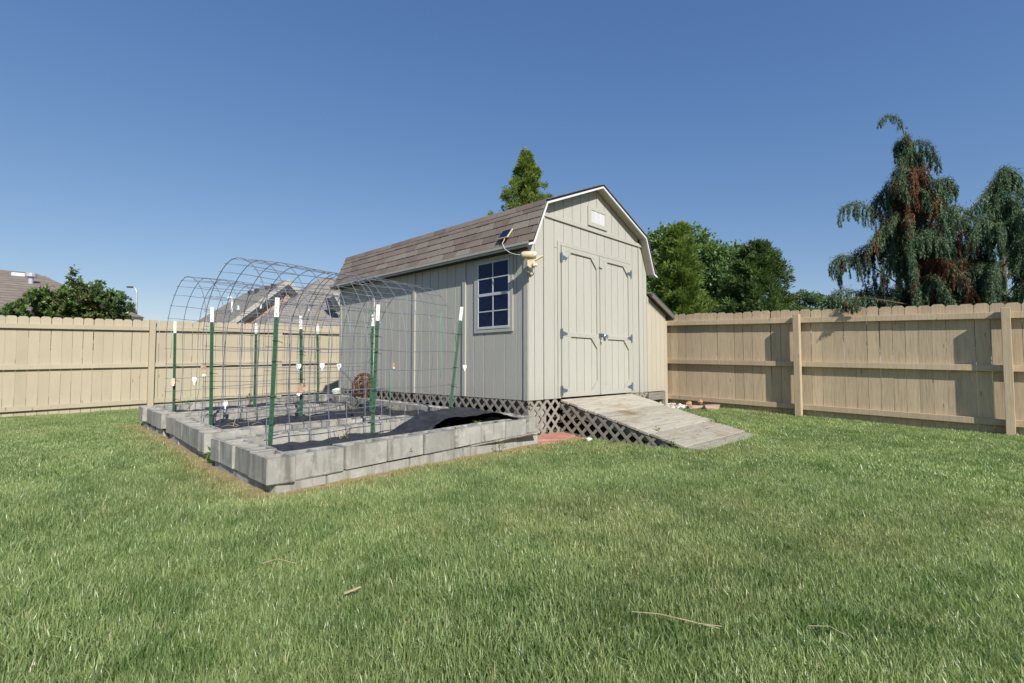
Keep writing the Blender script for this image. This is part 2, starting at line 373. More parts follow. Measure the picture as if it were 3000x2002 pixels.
# ------------------------------------------------------------------ ground
GP = np.array([(1.37, 3.63, -.885), (4.62, 3.95, -.94), (3.0, 3.75, -.91), (5.3, 3.8, -.955), (5.4, 2.35, -.95), (7.2, 2.35, -.96), (9.8, 0, -.97), (9.8, 2, -.905), (9.8, 4.8, -.80), (.2, 12.8, -.96), (2.3, 12.7, -.915),
               (1.4, 7.1, -.87), (1.45, 8.9, -.87), (5.2, 4.35, -.90), (0, 0, -1.03), (4.7, 9, -.80), (9.8, 12.75, -.74), (-4, 2, -1.06), (4, -4, -1.04), (7.8, 4.3, -.83), (3, 2, -.965)])
def _tps(r2): return .5*r2*np.log(r2+1e-9)
_A = np.zeros((len(GP)+3,)*2); _d = ((GP[:, None, :2]-GP[None, :, :2])**2).sum(-1)
_A[:len(GP), :len(GP)] = _tps(_d)+np.eye(len(GP))*.06; _A[:len(GP), len(GP):] = np.c_[np.ones(len(GP)), GP[:, :2]]; _A[len(GP):, :len(GP)] = _A[:len(GP), len(GP):].T
_w = np.linalg.solve(_A, np.r_[GP[:, 2], 0, 0, 0])
def gz(x, y):
    x = np.clip(np.asarray(x, float), -5, 12); y = np.clip(np.asarray(y, float), -5, 14)
    r2 = (x[..., None]-GP[:, 0])**2+(y[..., None]-GP[:, 1])**2
    return _tps(r2)@_w[:len(GP)]+_w[-3]+_w[-2]*x+_w[-1]*y
def g1(x, y): return float(gz(np.array([x]), np.array([y]))[0])
def make_ground():
    ax = np.r_[-400, -150, -60, -25, np.arange(-8, 15, .3), 18, 30, 60, 150, 400]
    X, Y = np.meshgrid(ax, ax, indexing='ij'); Z = gz(X, Y); V = np.stack([X, Y, Z], -1).reshape(-1, 3); n = len(ax)
    i = np.arange(n-1); I, J = np.meshgrid(i, i, indexing='ij'); a = (I*n+J).ravel(); F = np.stack([a, a+n, a+n+1, a+1], 1)
    o = bpy.data.objects.new('lawn', np_mesh('lawn', V, F, M['lawn'], smooth=True)); link(o); o['kind'] = 'structure'
make_ground()

# ------------------------------------------------------------------ shed
SX, SY, SZ = 4.757, 4.27, -.449; SW, SL = 3.022, 4.92; SR = SX+SW; SB = SY+SL
PROF = [(4.60, 1.512), (4.70, 1.548), (4.967, 2.118), (6.268, 2.655), (7.55, 2.112), (7.80, 1.548), (7.90, 1.512)]
def roof_z(x, pr=PROF):
    for (x0, z0), (x1, z1) in zip(pr, pr[1:]):
        if x0 <= x <= x1: return z0+(z1-z0)*(x-x0)/(x1-x0)
    return pr[0][1]
def make_shed():
    T = thing('shed', (6.27, 6.7, SZ), 'grey beige barn roofed garden shed with double doors and one white window', 'shed')
    # inner dark body that backs the siding grooves
    b = MB(); i_ = .016
    b.prism([(SX+i_, SY+i_, SZ+.01), (SR-i_, SY+i_, SZ+.01), (SR-i_, SY+i_, 1.62), (7.50, SY+i_, 2.03), (6.268, SY+i_, 2.56), (5.0, SY+i_, 2.03), (SX+i_, SY+i_, 1.62)], (0, SL-2*i_, 0))
    b.build('wall', M['core'], T)
    # left side: boards between 8-inch grooves
    ng = 24; st = SL/ng; zt = 1.66
    for k in range(ng):
        y0, y1 = SY+.004+k*st, SY+(k+1)*st-.0055
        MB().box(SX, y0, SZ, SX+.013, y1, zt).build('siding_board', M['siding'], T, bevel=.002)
    for k in (1, 2, 3):
        y = SY+k*SL/4
        MB().box(SX-.022, y-.033, SZ+.005, SX, y+.033, 1.6).build('batten', M['trim'], T, bevel=.002)
    MB().box(SX-.015, SY-.0, SZ-.003, SX, SY+.072, 1.6).build('corner_trim', M['trim'], T, bevel=.002)
    MB().box(SX-.013, SB-.07, SZ-.003, SX, SB, 1.6).build('corner_trim', M['trim'], T, bevel=.002)
    # front boards
    edges = [SX-.012, 4.878, 5.055]+[5.282+.2032*i for i in range(11)]+[7.506, 7.66, SR]
    cuts = [4.967, 6.268, 7.55]
    for e0, e1 in zip(edges, edges[1:]):
        if e1-e0 < .02: continue
        x0, x1 = e0+.0045, e1-.0045
        lo = SZ
        if x0 > 5.27 and x1 < 7.32: lo = 1.60
        xs = [x0]+[c for c in cuts if x0 < c < x1]+[x1]
        top = lambda x: min(roof_z(min(max(x, 4.72), 7.79))-.02, 9)
        if lo == SZ:
            poly = [(x0, SY, lo), (x1, SY, lo)]+[(x, SY, min(top(x), 2.0)) for x in xs[::-1]]
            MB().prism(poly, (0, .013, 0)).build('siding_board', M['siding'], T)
        else:
            MB().box(x0, SY, lo, x1, SY+.013, 2.0).build('siding_board', M['siding'], T)
        if top((x0+x1)/2) > 2.02:
            p0 = max(x0, 4.94); p1 = min(x1, 7.58); xs = [p0]+[c for c in cuts if p0 < c < p1]+[p1]
            if p1-p0 > .02: MB().prism([(p0, SY-.002, 2.004), (p1, SY-.002, 2.004)]+[(x, SY-.002, max(2.01, top(x))) for x in xs[::-1]], (0, .013, 0)).build('siding_board', M['siding'], T)
    MB().box(5.285, SY, SZ, 5.40, SY+.013, 1.594).build('siding_board', M['siding'], T)
    MB().box(7.225, SY, SZ, 7.311, SY+.013, 1.594).build('siding_board', M['siding'], T)
    # seam battens, gable band, corner line
    for x in (5.055, 7.506):
        MB().box(x+.0, SY-.014, SZ+.004, x+.024, SY-.001, 1.968 if x > 6 else 1.968).build('batten', M['trim'], T, bevel=.002)
    MB().prism([(4.90, SY-.024, 1.972), (7.60, SY-.024, 1.976), (7.585, SY-.024, 2.034), (4.925, SY-.024, 2.028)], (0, .0215, 0)).build('gable_band', M['trim'], T, bevel=.002)
    # doors
    DX = [5.413, 6.318, 6.336, 7.211]; DB, DT = -.437, 1.632
    d0, d1 = SY-.012, SY+.006
    for x in (5.344, 7.222): MB().box(x, SY-.018, SZ+.002, x+.058, SY-.001, 1.70).build('door_jamb', M['trim'], T, bevel=.002)
    MB().box(5.404, SY-.018, 1.64, 7.219, SY-.001, 1.699).build('door_head', M['trim'], T, bevel=.002)
    for side, (x0, x1) in enumerate(((DX[0], DX[1]), (DX[2], DX[3]))):
        D = MB().box(x0+.003, SY+.003, DB, x1-.003, SY+.012, DT).build('door', M['core'], T)
        n = 5; w = (x1-x0)/n
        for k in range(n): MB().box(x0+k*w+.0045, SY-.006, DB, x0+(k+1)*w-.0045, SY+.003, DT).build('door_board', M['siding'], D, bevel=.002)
        fr = .062; y0, y1 = SY-.030, SY-.006; mz = .392
        for zc in (DB, mz, DT-fr):
            MB().box(x0+fr+.001, y0, zc, x1-fr-.001, y1, zc+fr).build('door_rail', M['trim'], D, bevel=.002)
        for x in (x0, x1-fr): MB().box(x, y0, DB, x+fr, y1, DT).build('door_stile', M['trim'], D, bevel=.002)
        dg = .15
        for cx, sx in ((x0+fr, 1), (x1-fr, -1)):
            for cz, sz in ((DT-fr, -1), (mz, -1), (mz+fr, 1) if False else (DB+fr, 1)):
                if sz == 1 and ((side == 0 and sx == 1) or (side == 1 and False)): pass
                MB().prism([(cx, y0+.002, cz), (cx+sx*dg, y0+.002, cz), (cx+sx*(dg-.075), y0+.002, cz+sz*0), (cx, y0+.002, cz+sz*(dg-.0))][:2]+[(cx, y0+.002, cz+sz*dg)], (0, .015, 0)).build('corner_brace', M['trim'], D)
        sg = 1 if side == 0 else -1; hx = x0 if side == 0 else x1
        for hz in (1.475, .43, -.345):
            h = MB().box(hx-.003-(.030 if sg > 0 else -.006), y0-.005, hz-.065, hx-.003+(-.006 if sg > 0 else .036), y0-.001, hz+.065)
            h.prism([(hx+sg*.006, y0-.005, hz-.036), (hx+sg*.115, y0-.005, hz-.012), (hx+sg*.115, y0-.005, hz+.012), (hx+sg*.006, y0-.005, hz+.036)], (0, .004, 0))
            h.tube([(hx, y0-.008, hz-.066), (hx, y0-.008, hz+.066)], .006, 8)
            hh = h.build('hinge', M['steel'], D)
    hs = MB().box(6.285, SY-.036, .40, 6.318, SY-.0305, .47).box(6.314, SY-.044, .425, 6.42, SY-.0365, .47)
    hs.lathe((6.40, SY-.055, .435), (1, -.3, -.25), [(0, .012), (.005, .03), (.05, .032), (.062, .02)], 12)
    for k in range(4): hs.tube([(6.335+.012*math.sin(a)+.003*k, SY-.04-.006*math.cos(a*1+k), .40-.025*k+.017*math.cos(a)) for a in [i*math.pi/4 for i in range(8)]], .003, 5, closed=True)
    hs.build('hasp', M['chrome'], T, smooth=False)
    MB().box(6.31, SY-.034, 1.44, 6.336, SY-.022, 1.475).tube([(6.30, SY-.038, 1.458), (6.375, SY-.04, 1.448)], .006, 8).build('latch', M['steel'], T)
    # gable vent
    V = MB().box(6.125, SY-.008, 2.115, 6.50, SY-.003, 2.30).build('vent', M['core'], T)
    for a in ((6.055, 2.055, 6.128, 2.345), (6.495, 2.055, 6.557, 2.345), (6.128, 2.055, 6.495, 2.117), (6.128, 2.296, 6.495, 2.345)):
        MB().box(a[0], SY-.026, a[1], a[2], SY-.003, a[3]).build('vent_trim', M['trim'], V, bevel=.002)
    for k in range(11):
        z = 2.122+k*.0158
        MB().prism([(6.13, SY-.019, z), (6.13, SY-.016, z+.0125), (6.13, SY-.009, z+.0125), (6.13, SY-.009, z)], (.364, 0, 0)).build('vent_slat', M['white'], V)
    for x in (6.25, 6.372): MB().box(x-.007, SY-.023, 2.118, x+.007, SY-.009, 2.296).build('vent_rib', M['white'], V)
    # window
    wy0, wy1, wz0, wz1 = 4.53, 5.28, .443, 1.472; fy0, fy1, fz0, fz1 = 4.59, 5.212, .49, 1.416
    Wn = MB().box(SX-.006, fy0, fz0, SX-.001, fy1, fz1).build('window', M['core'], T)
    t = .017
    def mitre(poly): MB().prism([(SX-t, y, z) for y, z in poly], (t-.001, 0, 0)).build('window_trim', M['trim'], Wn, bevel=.0015)
    g = .0015
    mitre([(wy0, wz0), (wy1, wz0), (fy1, fz0-g), (fy0, fz0-g)]); mitre([(wy0, wz1), (wy1, wz1), (fy1, fz1+g), (fy0, fz1+g)])
    mitre([(wy0, wz0+g), (fy0-g, fz0), (fy0-g, fz1), (wy0, wz1-g)]); mitre([(wy1, wz0+g), (fy1+g, fz0), (fy1+g, fz1), (wy1, wz1-g)])
    fw = .023; x0, x1 = SX-.022, SX-.004; mz = .963
    for a in ((fy0, fz0, fy0+fw, fz1), (fy1-fw, fz0, fy1, fz1), (fy0+fw, fz1-fw, fy1-fw, fz1), (fy0+fw, fz0, fy1-fw, fz0+.036), (fy0+fw, mz-.02, fy1-fw, mz+.02)):
        MB().box(x0, a[0], a[1], x1, a[2], a[3]).build('window_frame', M['vinyl'], Wn, bevel=.003)
    for zlo, zhi, dx in ((fz0+.036, mz-.02, 0), (mz+.02, fz1-fw, -.004)):
        cy, cz = (fy0+fy1)/2, (zlo+zhi)/2; mb = .0075
        MB().box(x0+.004+dx, cy-mb, zlo, x1-.004+dx, cy+mb, zhi).build('muntin', M['vinyl'], Wn)
        for ya, yb in ((fy0+fw, cy-mb), (cy+mb, fy1-fw)):
            MB().box(x0+.0045+dx, ya, cz-mb, x1-.0035+dx, yb, cz+mb).build('muntin', M['vinyl'], Wn)
            for za, zb in ((zlo, cz-mb), (cz+mb, zhi)):
                MB().box(SX-.0125+dx*.3, ya, za, SX-.0095+dx*.3, yb, zb).build('pane', M['pane'], Wn)
    # roof shell (thickness under the shingles)
    F0, F1 = 4.128, SB+.14
    R = MB()
    th = .022
    for (x0, z0), (x1, z1) in zip(PROF, PROF[1:]):
        d = Vector((x1-x0, 0, z1-z0)).normalized(); n = Vector((-d.z, 0, d.x))
        p = [Vector((x0, F0, z0)), Vector((x1, F0, z1)), Vector((x1, F0, z1))+n*th, Vector((x0, F0, z0))+n*th]
        R.prism(p, (0, F1-F0, 0))
    RO = R.build('roof', M['roof_base'], T)
    # rake boards, soffit, fascia, drip edge
    def band(y0, y1, off0, off1, name, mat, i0=0, i1=6, split=True):
        for (xa, za), (xb, zb) in list(zip(PROF, PROF[1:]))[i0:i1]:
            poly = [(xa, y0, za+off0), (xb, y0, zb+off0), (xb, y0, zb+off1), (xa, y0, za+off1)]
            MB().prism(poly, (0, y1-y0, 0)).build(name, mat, T)
    def rake_poly():
        # offset of the profile downward/inward by a constant width
        pts = [Vector((x, z)) for x, z in PROF]; off = []
        for i, p in enumerate(pts):
            ns = []
            for a, b2 in ((i-1, i), (i, i+1)):
                if 0 <= a and b2 < len(pts): d = (pts[b2]-pts[a]).normalized(); ns.append(Vector((d.y, -d.x)))
            n = sum(ns, Vector((0, 0))); n.normalize(); k = 1/max(.5, n.dot(ns[0])); off.append((n, k))
        return pts, off
    pts, off = rake_poly()
    def rake(w0, w1, y0, y1, name, mat):
        for i in range(len(pts)-1):
            a, b2 = pts[i], pts[i+1]; (na, ka), (nb, kb) = off[i], off[i+1]
            q = [a+na*w0*ka, b2+nb*w0*kb, b2+nb*w1*kb, a+na*w1*ka]
            MB().prism([(v.x, y0, v.y) for v in q], (0, y1-y0, 0)).build(name, mat, T)
    rake(.002, .027, F0-.006, F0+.014, 'rake_board', M['white'])
    rake(.003, .012, F0+.016, SY-.003, 'soffit', M['plywood'])
    MB().box(4.612, F0+.015, 1.478, 4.630, F1, 1.538).build('fascia', M['fascia'], T, bevel=.002)
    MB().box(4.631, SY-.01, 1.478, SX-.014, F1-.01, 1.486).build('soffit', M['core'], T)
    MB().box(4.589, F0-.004, 1.506, 4.597, F1, 1.541).build('drip_edge', M['rake'], T)
    # shingles on the visible lower slope: rows of three-tab strips
    a = Vector((4.700, 0, 1.548)); bb = Vector((4.967, 0, 2.118)); d = (bb-a); Ls = d.length; d.normalize(); n = Vector((-d.z, 0, d.x)); rows = 5; ex = (Ls-.02)/rows
    for r in range(rows):
        ph = (r % 2)*.15+.06*r
        y = F0-.012-ph
        while y < F1:
            ya, yb = max(y+.006, F0-.012), min(y+.2965, F1+.01); y += .305
            if yb-ya < .03: continue
            s0 = r*ex+.001; s1 = s0+ex-.001; j = random.uniform(-.002, .002); lift = random.uniform(.011, .016)
            base = a+n*th
            q = [base+d*s0+n*.003, base+d*s1+n*.001, base+d*s1+n*.0045, base+d*(s0+j)+n*lift]
            MB().prism([(v.x, ya, v.z) for v in q], (0, yb-ya, 0)).build('shingle', M['shingle'], RO)
    # flare course at the eave and cap course over the break
    y = F0-.01
    f0 = Vector((4.592, 0, 1.512+.024)); f1 = Vector((4.712, 0, 1.548+.03))
    while y < F1:
        ya, yb = y+.0025, min(y+.45, F1+.01); y += .455
        MB().prism([(4.590, ya, 1.5375), (4.69, ya, 1.573), (4.69, ya, 1.579), (4.588, ya, 1.545)], (0, yb-ya, 0)).build('shingle', M['shingle'], RO)
    y = F0-.10; b0 = bb+n*(th+.008)-d*.07
    while y < F1:
        ya, yb = max(y+.005, F0-.012), min(y+.300, F1+.01); y += .305
        top = bb+n*(th+.010)+d*.012; k = random.uniform(-.004, .004)
        e = top+Vector((.13, 0, .054))
        MB().prism([(b0.x, ya, b0.z), (top.x, ya, top.z), (e.x, ya, e.z), (e.x, ya, e.z+.005), (top.x-.002, ya, top.z+.007+k*.3), (b0.x-.005, ya, b0.z+.002)], (0, yb-ya, 0)).build('shingle', M['shingle'], RO)
    # upper slopes: shingle ends that show along the front rake
    for (p, q) in ((PROF[2], PROF[3]), (PROF[3], PROF[4]), (PROF[4], PROF[5])):
        a2, b2 = Vector((p[0], 0, p[1])), Vector((q[0], 0, q[1]))
        if q[0] > 6.3: a2, b2 = b2, a2
        dd = (b2-a2); L2 = dd.length; dd.normalize(); nn = Vector((-dd.z, 0, dd.x))
        if nn.z < 0: nn = -nn
        m = int(L2/.125)
        for r in range(m):
            s0 = r*L2/m; s1 = s0+L2/m+.02; base = a2+nn*(th+.001)
            qd = [base+dd*s0+nn*.003, base+dd*min(s1, L2)+nn*.001, base+dd*min(s1, L2)+nn*.006, base+dd*s0+nn*.011]
            MB().prism([(v.x, F0-.014, v.z) for v in qd], (0, F1-F0+.02, 0)).build('shingle_course', M['shingle'], RO)
    # skids and piers behind the lattice
    for y in (4.6, 5.9, 7.3, 8.7): MB().box(SX+.12, y-.2, -.90, SX+.5, y+.2, -.47).build('pier', M['block'], T)
    for x in (SX+.08, SX+1.2, SX+2.4): MB().box(x, SY+.1, -.56, x+.09, SB-.1, -.452).build('skid', M['oldwood'], T)
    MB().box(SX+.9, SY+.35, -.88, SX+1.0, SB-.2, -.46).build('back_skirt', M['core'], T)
    # lattice skirt
    def lattice(plane, region, per=.165, w=.038):
        xs = [p[0] for p in region]; zs = [p[1] for p in region]; lo, hi = min(xs)-1.2, max(xs)+1.2; z0 = min(zs)-.05; z1 = max(zs)+.05; h = z1-z0
        for layer, sg in ((0, 1), (1, -1)):
            u = lo
            while u < hi:
                hw = w/2*math.sqrt(2)
                q = [(u-hw, z0), (u+hw, z0), (u+hw+sg*h, z1), (u-hw+sg*h, z1)]
                if sg < 0: q = [(u-hw, z0), (u+hw, z0), (u+hw-h, z1), (u-hw-h, z1)]
                c = clip_poly(q, region)
                if len(c) >= 3 and abs(sum(c[i][0]*c[(i+1) % len(c)][1]-c[(i+1) % len(c)][0]*c[i][1] for i in range(len(c))))/2 > 2e-4:
                    yield layer, c
                u += per
    for layer, c in lattice('x', [(SY, -.95), (SB, -.90), (SB, -.456), (SY, -.456)]):
        MB().prism([(SX-.006+layer*.0034, y, z) for y, z in c], (.0032, 0, 0)).build('lattice_slat', M['lattice'], T)
    for layer, c in lattice('y', [(SX-.004, -.98), (5.385, -.98), (5.385, -.458), (SX-.004, -.458)]):
        MB().prism([(x, SY-.004+layer*.0034, z) for x, z in c], (0, .0032, 0)).build('lattice_slat', M['lattice'], T)
    for layer, c in lattice('y', [(7.215, -.98), (SR, -.98), (SR, -.458), (7.215, -.458)]):
        MB().prism([(x, SY-.004+layer*.0034, z) for x, z in c], (0, .0032, 0)).build('lattice_slat', M['lattice'], T)
    return lattice
lattice = make_shed()

def make_leanto():
    T = thing('lean_to', (8.15, 6.5, -.45), 'narrow tan lean-to with sloping roof built against the right side of the shed', 'lean-to')
    x0, x1 = SR+.004, 8.46; top = lambda x: 1.235-(x-7.78)*.41
    MB().prism([(x0, SY+.016, -.445), (x1-.01, SY+.016, -.445), (x1-.01, SY+.016, top(x1)-.03), (x0, SY+.016, top(x0)-.03)], (0, SL-.1, 0)).build('wall', M['core'], T)
    e = [x0+.005, 7.94, 8.10, 8.255, 8.40, x1]
    for a, b in zip(e, e[1:]):
        MB().prism([(a+.002, SY+.002, -.452), (b-.003, SY+.002, -.452), (b-.003, SY+.002, top(b)-.16), (a+.002, SY+.002, top(a)-.16)], (0, .012, 0)).build('siding_board', M['tan_siding'], T)
        MB().prism([(a+.002, SY+.0, top(a)-.155), (b-.003, SY+.0, top(b)-.155), (b-.003, SY+.0, top(b)-.05), (a+.002, SY+.0, top(a)-.05)], (0, .013, 0)).build('siding_board', M['tan_siding'], T)
    MB().prism([(SR+.03, SY-.10, top(SR+.03)-.075), (8.60, SY-.10, top(8.60)-.075), (8.60, SY-.10, top(8.60)+.012), (SR+.03, SY-.10, top(SR+.03)+.012)], (0, .022, 0)).build('rake_board', M['dark_board'], T)
    MB().prism([(SR+.01, SY-.078, top(SR+.01)-.01), (8.60, SY-.078, top(8.60)-.01), (8.60, SY-.078, top(8.60)+.012), (SR+.01, SY-.078, top(SR+.01)+.012)], (0, SL, 0)).build('roof', M['oldwood'], T)
    MB().prism([(SR+.025, SY-.108, top(SR+.025)+.013), (8.61, SY-.108, top(8.61)+.013), (8.61, SY-.108, top(8.61)+.021), (SR+.025, SY-.108, top(SR+.025)+.021)], (0, SL+.03, 0)).build('roof_edge', M['green_edge'], T)
    MB().box(8.585, SY-.10, top(8.6)-.09, 8.605, SY+SL, top(8.6)+.005).build('fascia', M['oldwood'], T)
    MB().box(x0+.02, SY-.01, -.60, 8.36, SY+.03, -.468).build('base_beam', M['oldwood'], T, bevel=.004)
    MB().box(8.375, SY-.02, -.90, 8.455, SY+.06, -.456).build('base_post', M['tan_siding'], T, bevel=.003)
    MB().prism([(x0+.1, SY+.35, -.9), (8.37, SY+.35, -.9), (8.37, SY+.35, -.60), (x0+.1, SY+.35, -.66)], (0, .02, 0)).build('base_panel', M['tan_siding'], T)
make_leanto()

def make_ramp():
    T = thing('ramp', (6.3, 3.3, -.9), 'weathered wooden plank ramp leading up to the shed doors', 'ramp')
    a = Vector((0, 4.258, -.456)); b = Vector((0, 2.50, -.902)); d = (b-a); L = d.length; d.normalize(); n = Vector((0, -d.z, d.y)) if d.y > 0 else Vector((0, d.z, -d.y))
    if n.z < 0: n = -n
    k = 12; w = L/k
    for i in range(k):
        s0 = i*w+.007; s1 = (i+1)*w-.008; xa = 5.385+random.uniform(-.012, .012); xb = 7.215+random.uniform(-.02, .02); lf = random.uniform(-.003, .004); tl = random.uniform(-.006, .006)
        m = MB(); q = []
        for (x, tz) in ((xa, -tl), (xb, tl)):
            for s, h in ((s0, -.032), (s1, -.032), (s1, 0), (s0, 0)):
                p = a+d*s+n*(h+lf+tz); q.append((x, p.y, p.z))
        m.add(q, [(0, 1, 2, 3), (7, 6, 5, 4), (0, 4, 5, 1), (1, 5, 6, 2), (2, 6, 7, 3), (3, 7, 4, 0)]).build('plank', M['deck'], T, bevel=.004)
    p = b; xs = (5.40, 7.23)
    m = MB().add([(5.42, 2.495, -.944), (7.20, 2.495, -.944), (7.235, 2.345, -.960), (5.45, 2.33, -.955), (5.42, 2.495, -.912), (7.20, 2.495, -.914), (7.235, 2.345, -.932), (5.45, 2.33, -.925)],
                 [(0, 1, 2, 3), (7, 6, 5, 4), (0, 4, 5, 1), (1, 5, 6, 2), (2, 6, 7, 3), (3, 7, 4, 0)]); m.build('plank', M['deck'], T, bevel=.004)
    for x in (5.44, 6.25, 7.12):
        q = [a+n*-.04, b+n*-.04, b+Vector((0, 0, -.10)), a+Vector((0, 0, -.19))]
        MB().prism([(x, v.y, v.z) for v in q], (.04, 0, 0)).build('stringer', M['oldwood'], T)
    reg = [(2.47, -1.0), (4.262, -1.0), (4.262, -.505), (2.62, -.915), (2.47, -.955)]
    for layer, c in lattice('x', reg):
        MB().prism([(5.392+layer*.0034, y, z) for y, z in c], (.0032, 0, 0)).build('lattice_slat', M['lattice'], T)
make_ramp()

# ------------------------------------------------------------------ solar flood light and its panel
def make_light():
    T = thing('flood_light', (SX-.01, SY-.02, 1.22), 'beige twin head motion flood light on the front left corner of the shed', 'security light')
    def cap(c, ax, L, r): return MB().lathe(c, ax, [(0, r*.35), (r*.25, r*.72), (r*.7, r*.97), (L*.6, r), (L, r)], 14)
    ax = Vector((.692, -.722, .03)).normalized(); l0 = Vector((4.545, 4.205, 1.362))
    h = cap(l0, ax, .165, .046).build('lamp_head', M['beige'], T, smooth=True)
    MB().lathe(l0+ax*.166, ax, [(0, .039), (.026, .036), (.030, .018)], 14).lathe(l0+ax*.196, ax, [(0, .018), (.003, .010)], 10, 1).build('lens', [M['white'], M['clip']], h)
    fw = Vector((-.722, -.692, 0)); up = Vector((0, 0, 1)); hc = Vector((4.665, 4.135, 1.268))
    q = [hc+ax*x+up*z for x, z in ((-.058, .045), (-.03, .075), (.03, .055), (.045, .01), (.045, -.055), (-.02, -.068), (-.055, -.04))]
    MB().prism([p+fw*.035 for p in q], -fw*.075).build('housing', M['beige'], T, bevel=.007)
    q = [hc+ax*x+up*z for x, z in ((-.022, .10), (.004, .10), (.010, .03), (-.026, .03))]
    MB().prism([p+fw*.04 for p in q], -fw*.045).build('bracket', M['beige'], T, bevel=.004)
    c2 = hc+ax*.042+up*-.028+fw*.045
    sn = MB().obox(c2, ax, fw, up, .030, .02, .022).build('sensor', M['beige'], T, bevel=.004)
    MB().obox(c2+fw*.0215-up*.004, ax, fw, up, .020, .0012, .010).build('sensor_window', M['cable'], sn)
    q = [hc+ax*x+up*z for x, z in ((.012, .030), (.075, .085), (.125, .092), (.150, .088), (.150, .078), (.105, .055), (.05, .025))]
    MB().prism([p+fw*.03 for p in q], -fw*.06).build('lamp_head', M['beige'], T, bevel=.005)
    MB().tube([hc+ax*-.04+up*.05-fw*.02, hc+ax*-.075+up*-.03-fw*.02, hc+ax*-.05+up*-.10-fw*.02, hc+ax*.0+up*-.115-fw*.02, hc+ax*.02+up*-.09-fw*.02], .0035, 6).build('cable', M['cable'], T, smooth=True)
    MB().box(SX-.012, SY-.04, 1.15, SX+.05, SY-.001, 1.27).build('wall_plate', M['beige'], T, bevel=.006)
    P = thing('solar_panel', (4.72, 4.62, 1.66), 'small dark blue solar panel with beige frame on the shed roof edge', 'solar panel')
    c = Vector((4.715, 4.64, 1.735)); ay = Vector((0, 1, 0)); ax = Vector((.62, 0, .785)).normalized(); az = Vector((-ax.z, 0, ax.x))
    MB().obox(c, ax, ay, az, .085, .092, .010).build('frame', M['beige'], P, bevel=.003)
    MB().obox(c+az*.0105, ax, ay, az, .075, .082, .002).build('cell', M['solar'], P)
    MB().obox(c-az*.03+ax*.0, ax, ay, az, .03, .035, .025).build('mount', M['beige'], P, bevel=.003)
    pts = [(4.665, 4.60, 1.66), (4.60, 4.58, 1.58), (4.575, 4.52, 1.50), (4.575, 4.42, 1.43), (4.56, 4.30, 1.385), (4.547, 4.21, 1.365)]
    MB().tube(pts, .0045, 6).build('cable', M['cable'], P, smooth=True)
make_light()

# ------------------------------------------------------------------ fences
def picket_mesh(name, mat, w, h, t, axis):
    e = .028; poly = [(-w/2, 0), (w/2, 0), (w/2, h-e), (w/2-e, h), (-w/2+e, h), (-w/2, h-e)]
    m = MB()
    if axis == 'x': m.prism([(u, 0, z) for u, z in poly], (0, t, 0))
    else: m.prism([(0, u, z) for u, z in poly], (t, 0, 0))
    return m.mesh(name, mat)
def make_fences():
    # back-left fence along X
    yL = 12.76
    T = thing('fence', (3.2, yL, -.93), 'smooth tan board fence across the back left of the yard behind the garden beds', 'fence')
    top = lambda x: .882+.0265*x
    me = [picket_mesh('picket', M['fence_l'], .1485-.0015*i, 1.84, .018, 'x') for i in range(3)]
    x = -1.0; i = 0
    while x < 7.6:
        inst('picket', random.choice(me), (x+.077, yL+random.uniform(-.001, .001), top(x)-1.84+random.uniform(-.006, .006)), T, (0, random.uniform(-.003, .003), 0)); x += .1535
    def rail(x0, x1, f, mat=M['fence_l']):
        m = MB(); z0, z1 = f(x0), f(x1)
        m.prism([(x0, yL-.052, z0), (x1, yL-.052, z1), (x1, yL-.052, z1+.085), (x0, yL-.052, z0+.085)], (0, .050, 0)); m.build('rail', mat, T, bevel=.003)
    posts = [-.17, 2.40, 5.0, 7.6]
    # heights of rail undersides, top/mid/bottom
    for a, b in zip(posts, posts[1:]):
        rail(a+.055, b-.055, lambda x: .655+.0265*x); rail(a+.055, b-.055, lambda x: -.093+.022*x); rail(a+.055, b-.055, lambda x: -.84+.020*x)
    for p in posts: MB().box(p-.052, yL-.095, -1.1, p+.052, yL-.003, top(p)-.0).build('post', M['fence_l'], T, bevel=.004)
    # right fence along Y
    xR = 9.80
    T = thing('fence', (xR, 1.7, -.9), 'weathered tan board fence with wood grain along the right side of the yard', 'fence')
    topR = lambda y: .876+.0345*y
    me = [picket_mesh('picket', M['fence_r'], (.1575, .1562, .1545, .1530)[i], 1.90, .018, 'y') for i in range(4)]
    y = 4.678+.16*6
    while y > -2.2:
        inst('picket', me[2] if y < 1.2 and random.random() < .15 else (me[random.randint(0, 1)] if y < 1.2 else me[random.randint(1, 3)]), (xR+random.uniform(-.002, .002), y-.08, topR(y)-1.90+random.uniform(-.012, .012)), T, (random.uniform(-.004, .004), 0, 0)); y -= .16
    posts = [4.93, 2.46, -.12, -2.6]
    fz = [lambda y: .655+.0315*y, lambda y: .036+.0225*y, lambda y: -.842+.034*y]
    fz = [lambda y: .651+.0335*y, lambda y: -.085+.0245*y, lambda y: -.835+.030*y]
    for a, b in ((5.6, 2.43), (2.432, -.14), (-.138, -2.6)):
        for f in fz:
            MB().prism([(xR-.070, a, f(a)), (xR-.070, b, f(b)), (xR-.070, b, f(b)+.088), (xR-.070, a, f(a)+.088)], (.067, 0, 0)).build('rail', M['fence_r'], T, bevel=.003)
    for p in posts: MB().box(xR-.190, p-.048, -1.15, xR-.072, p+.048, topR(p)-.085).build('post', M['fence_r'], T, bevel=.004)
make_fences()

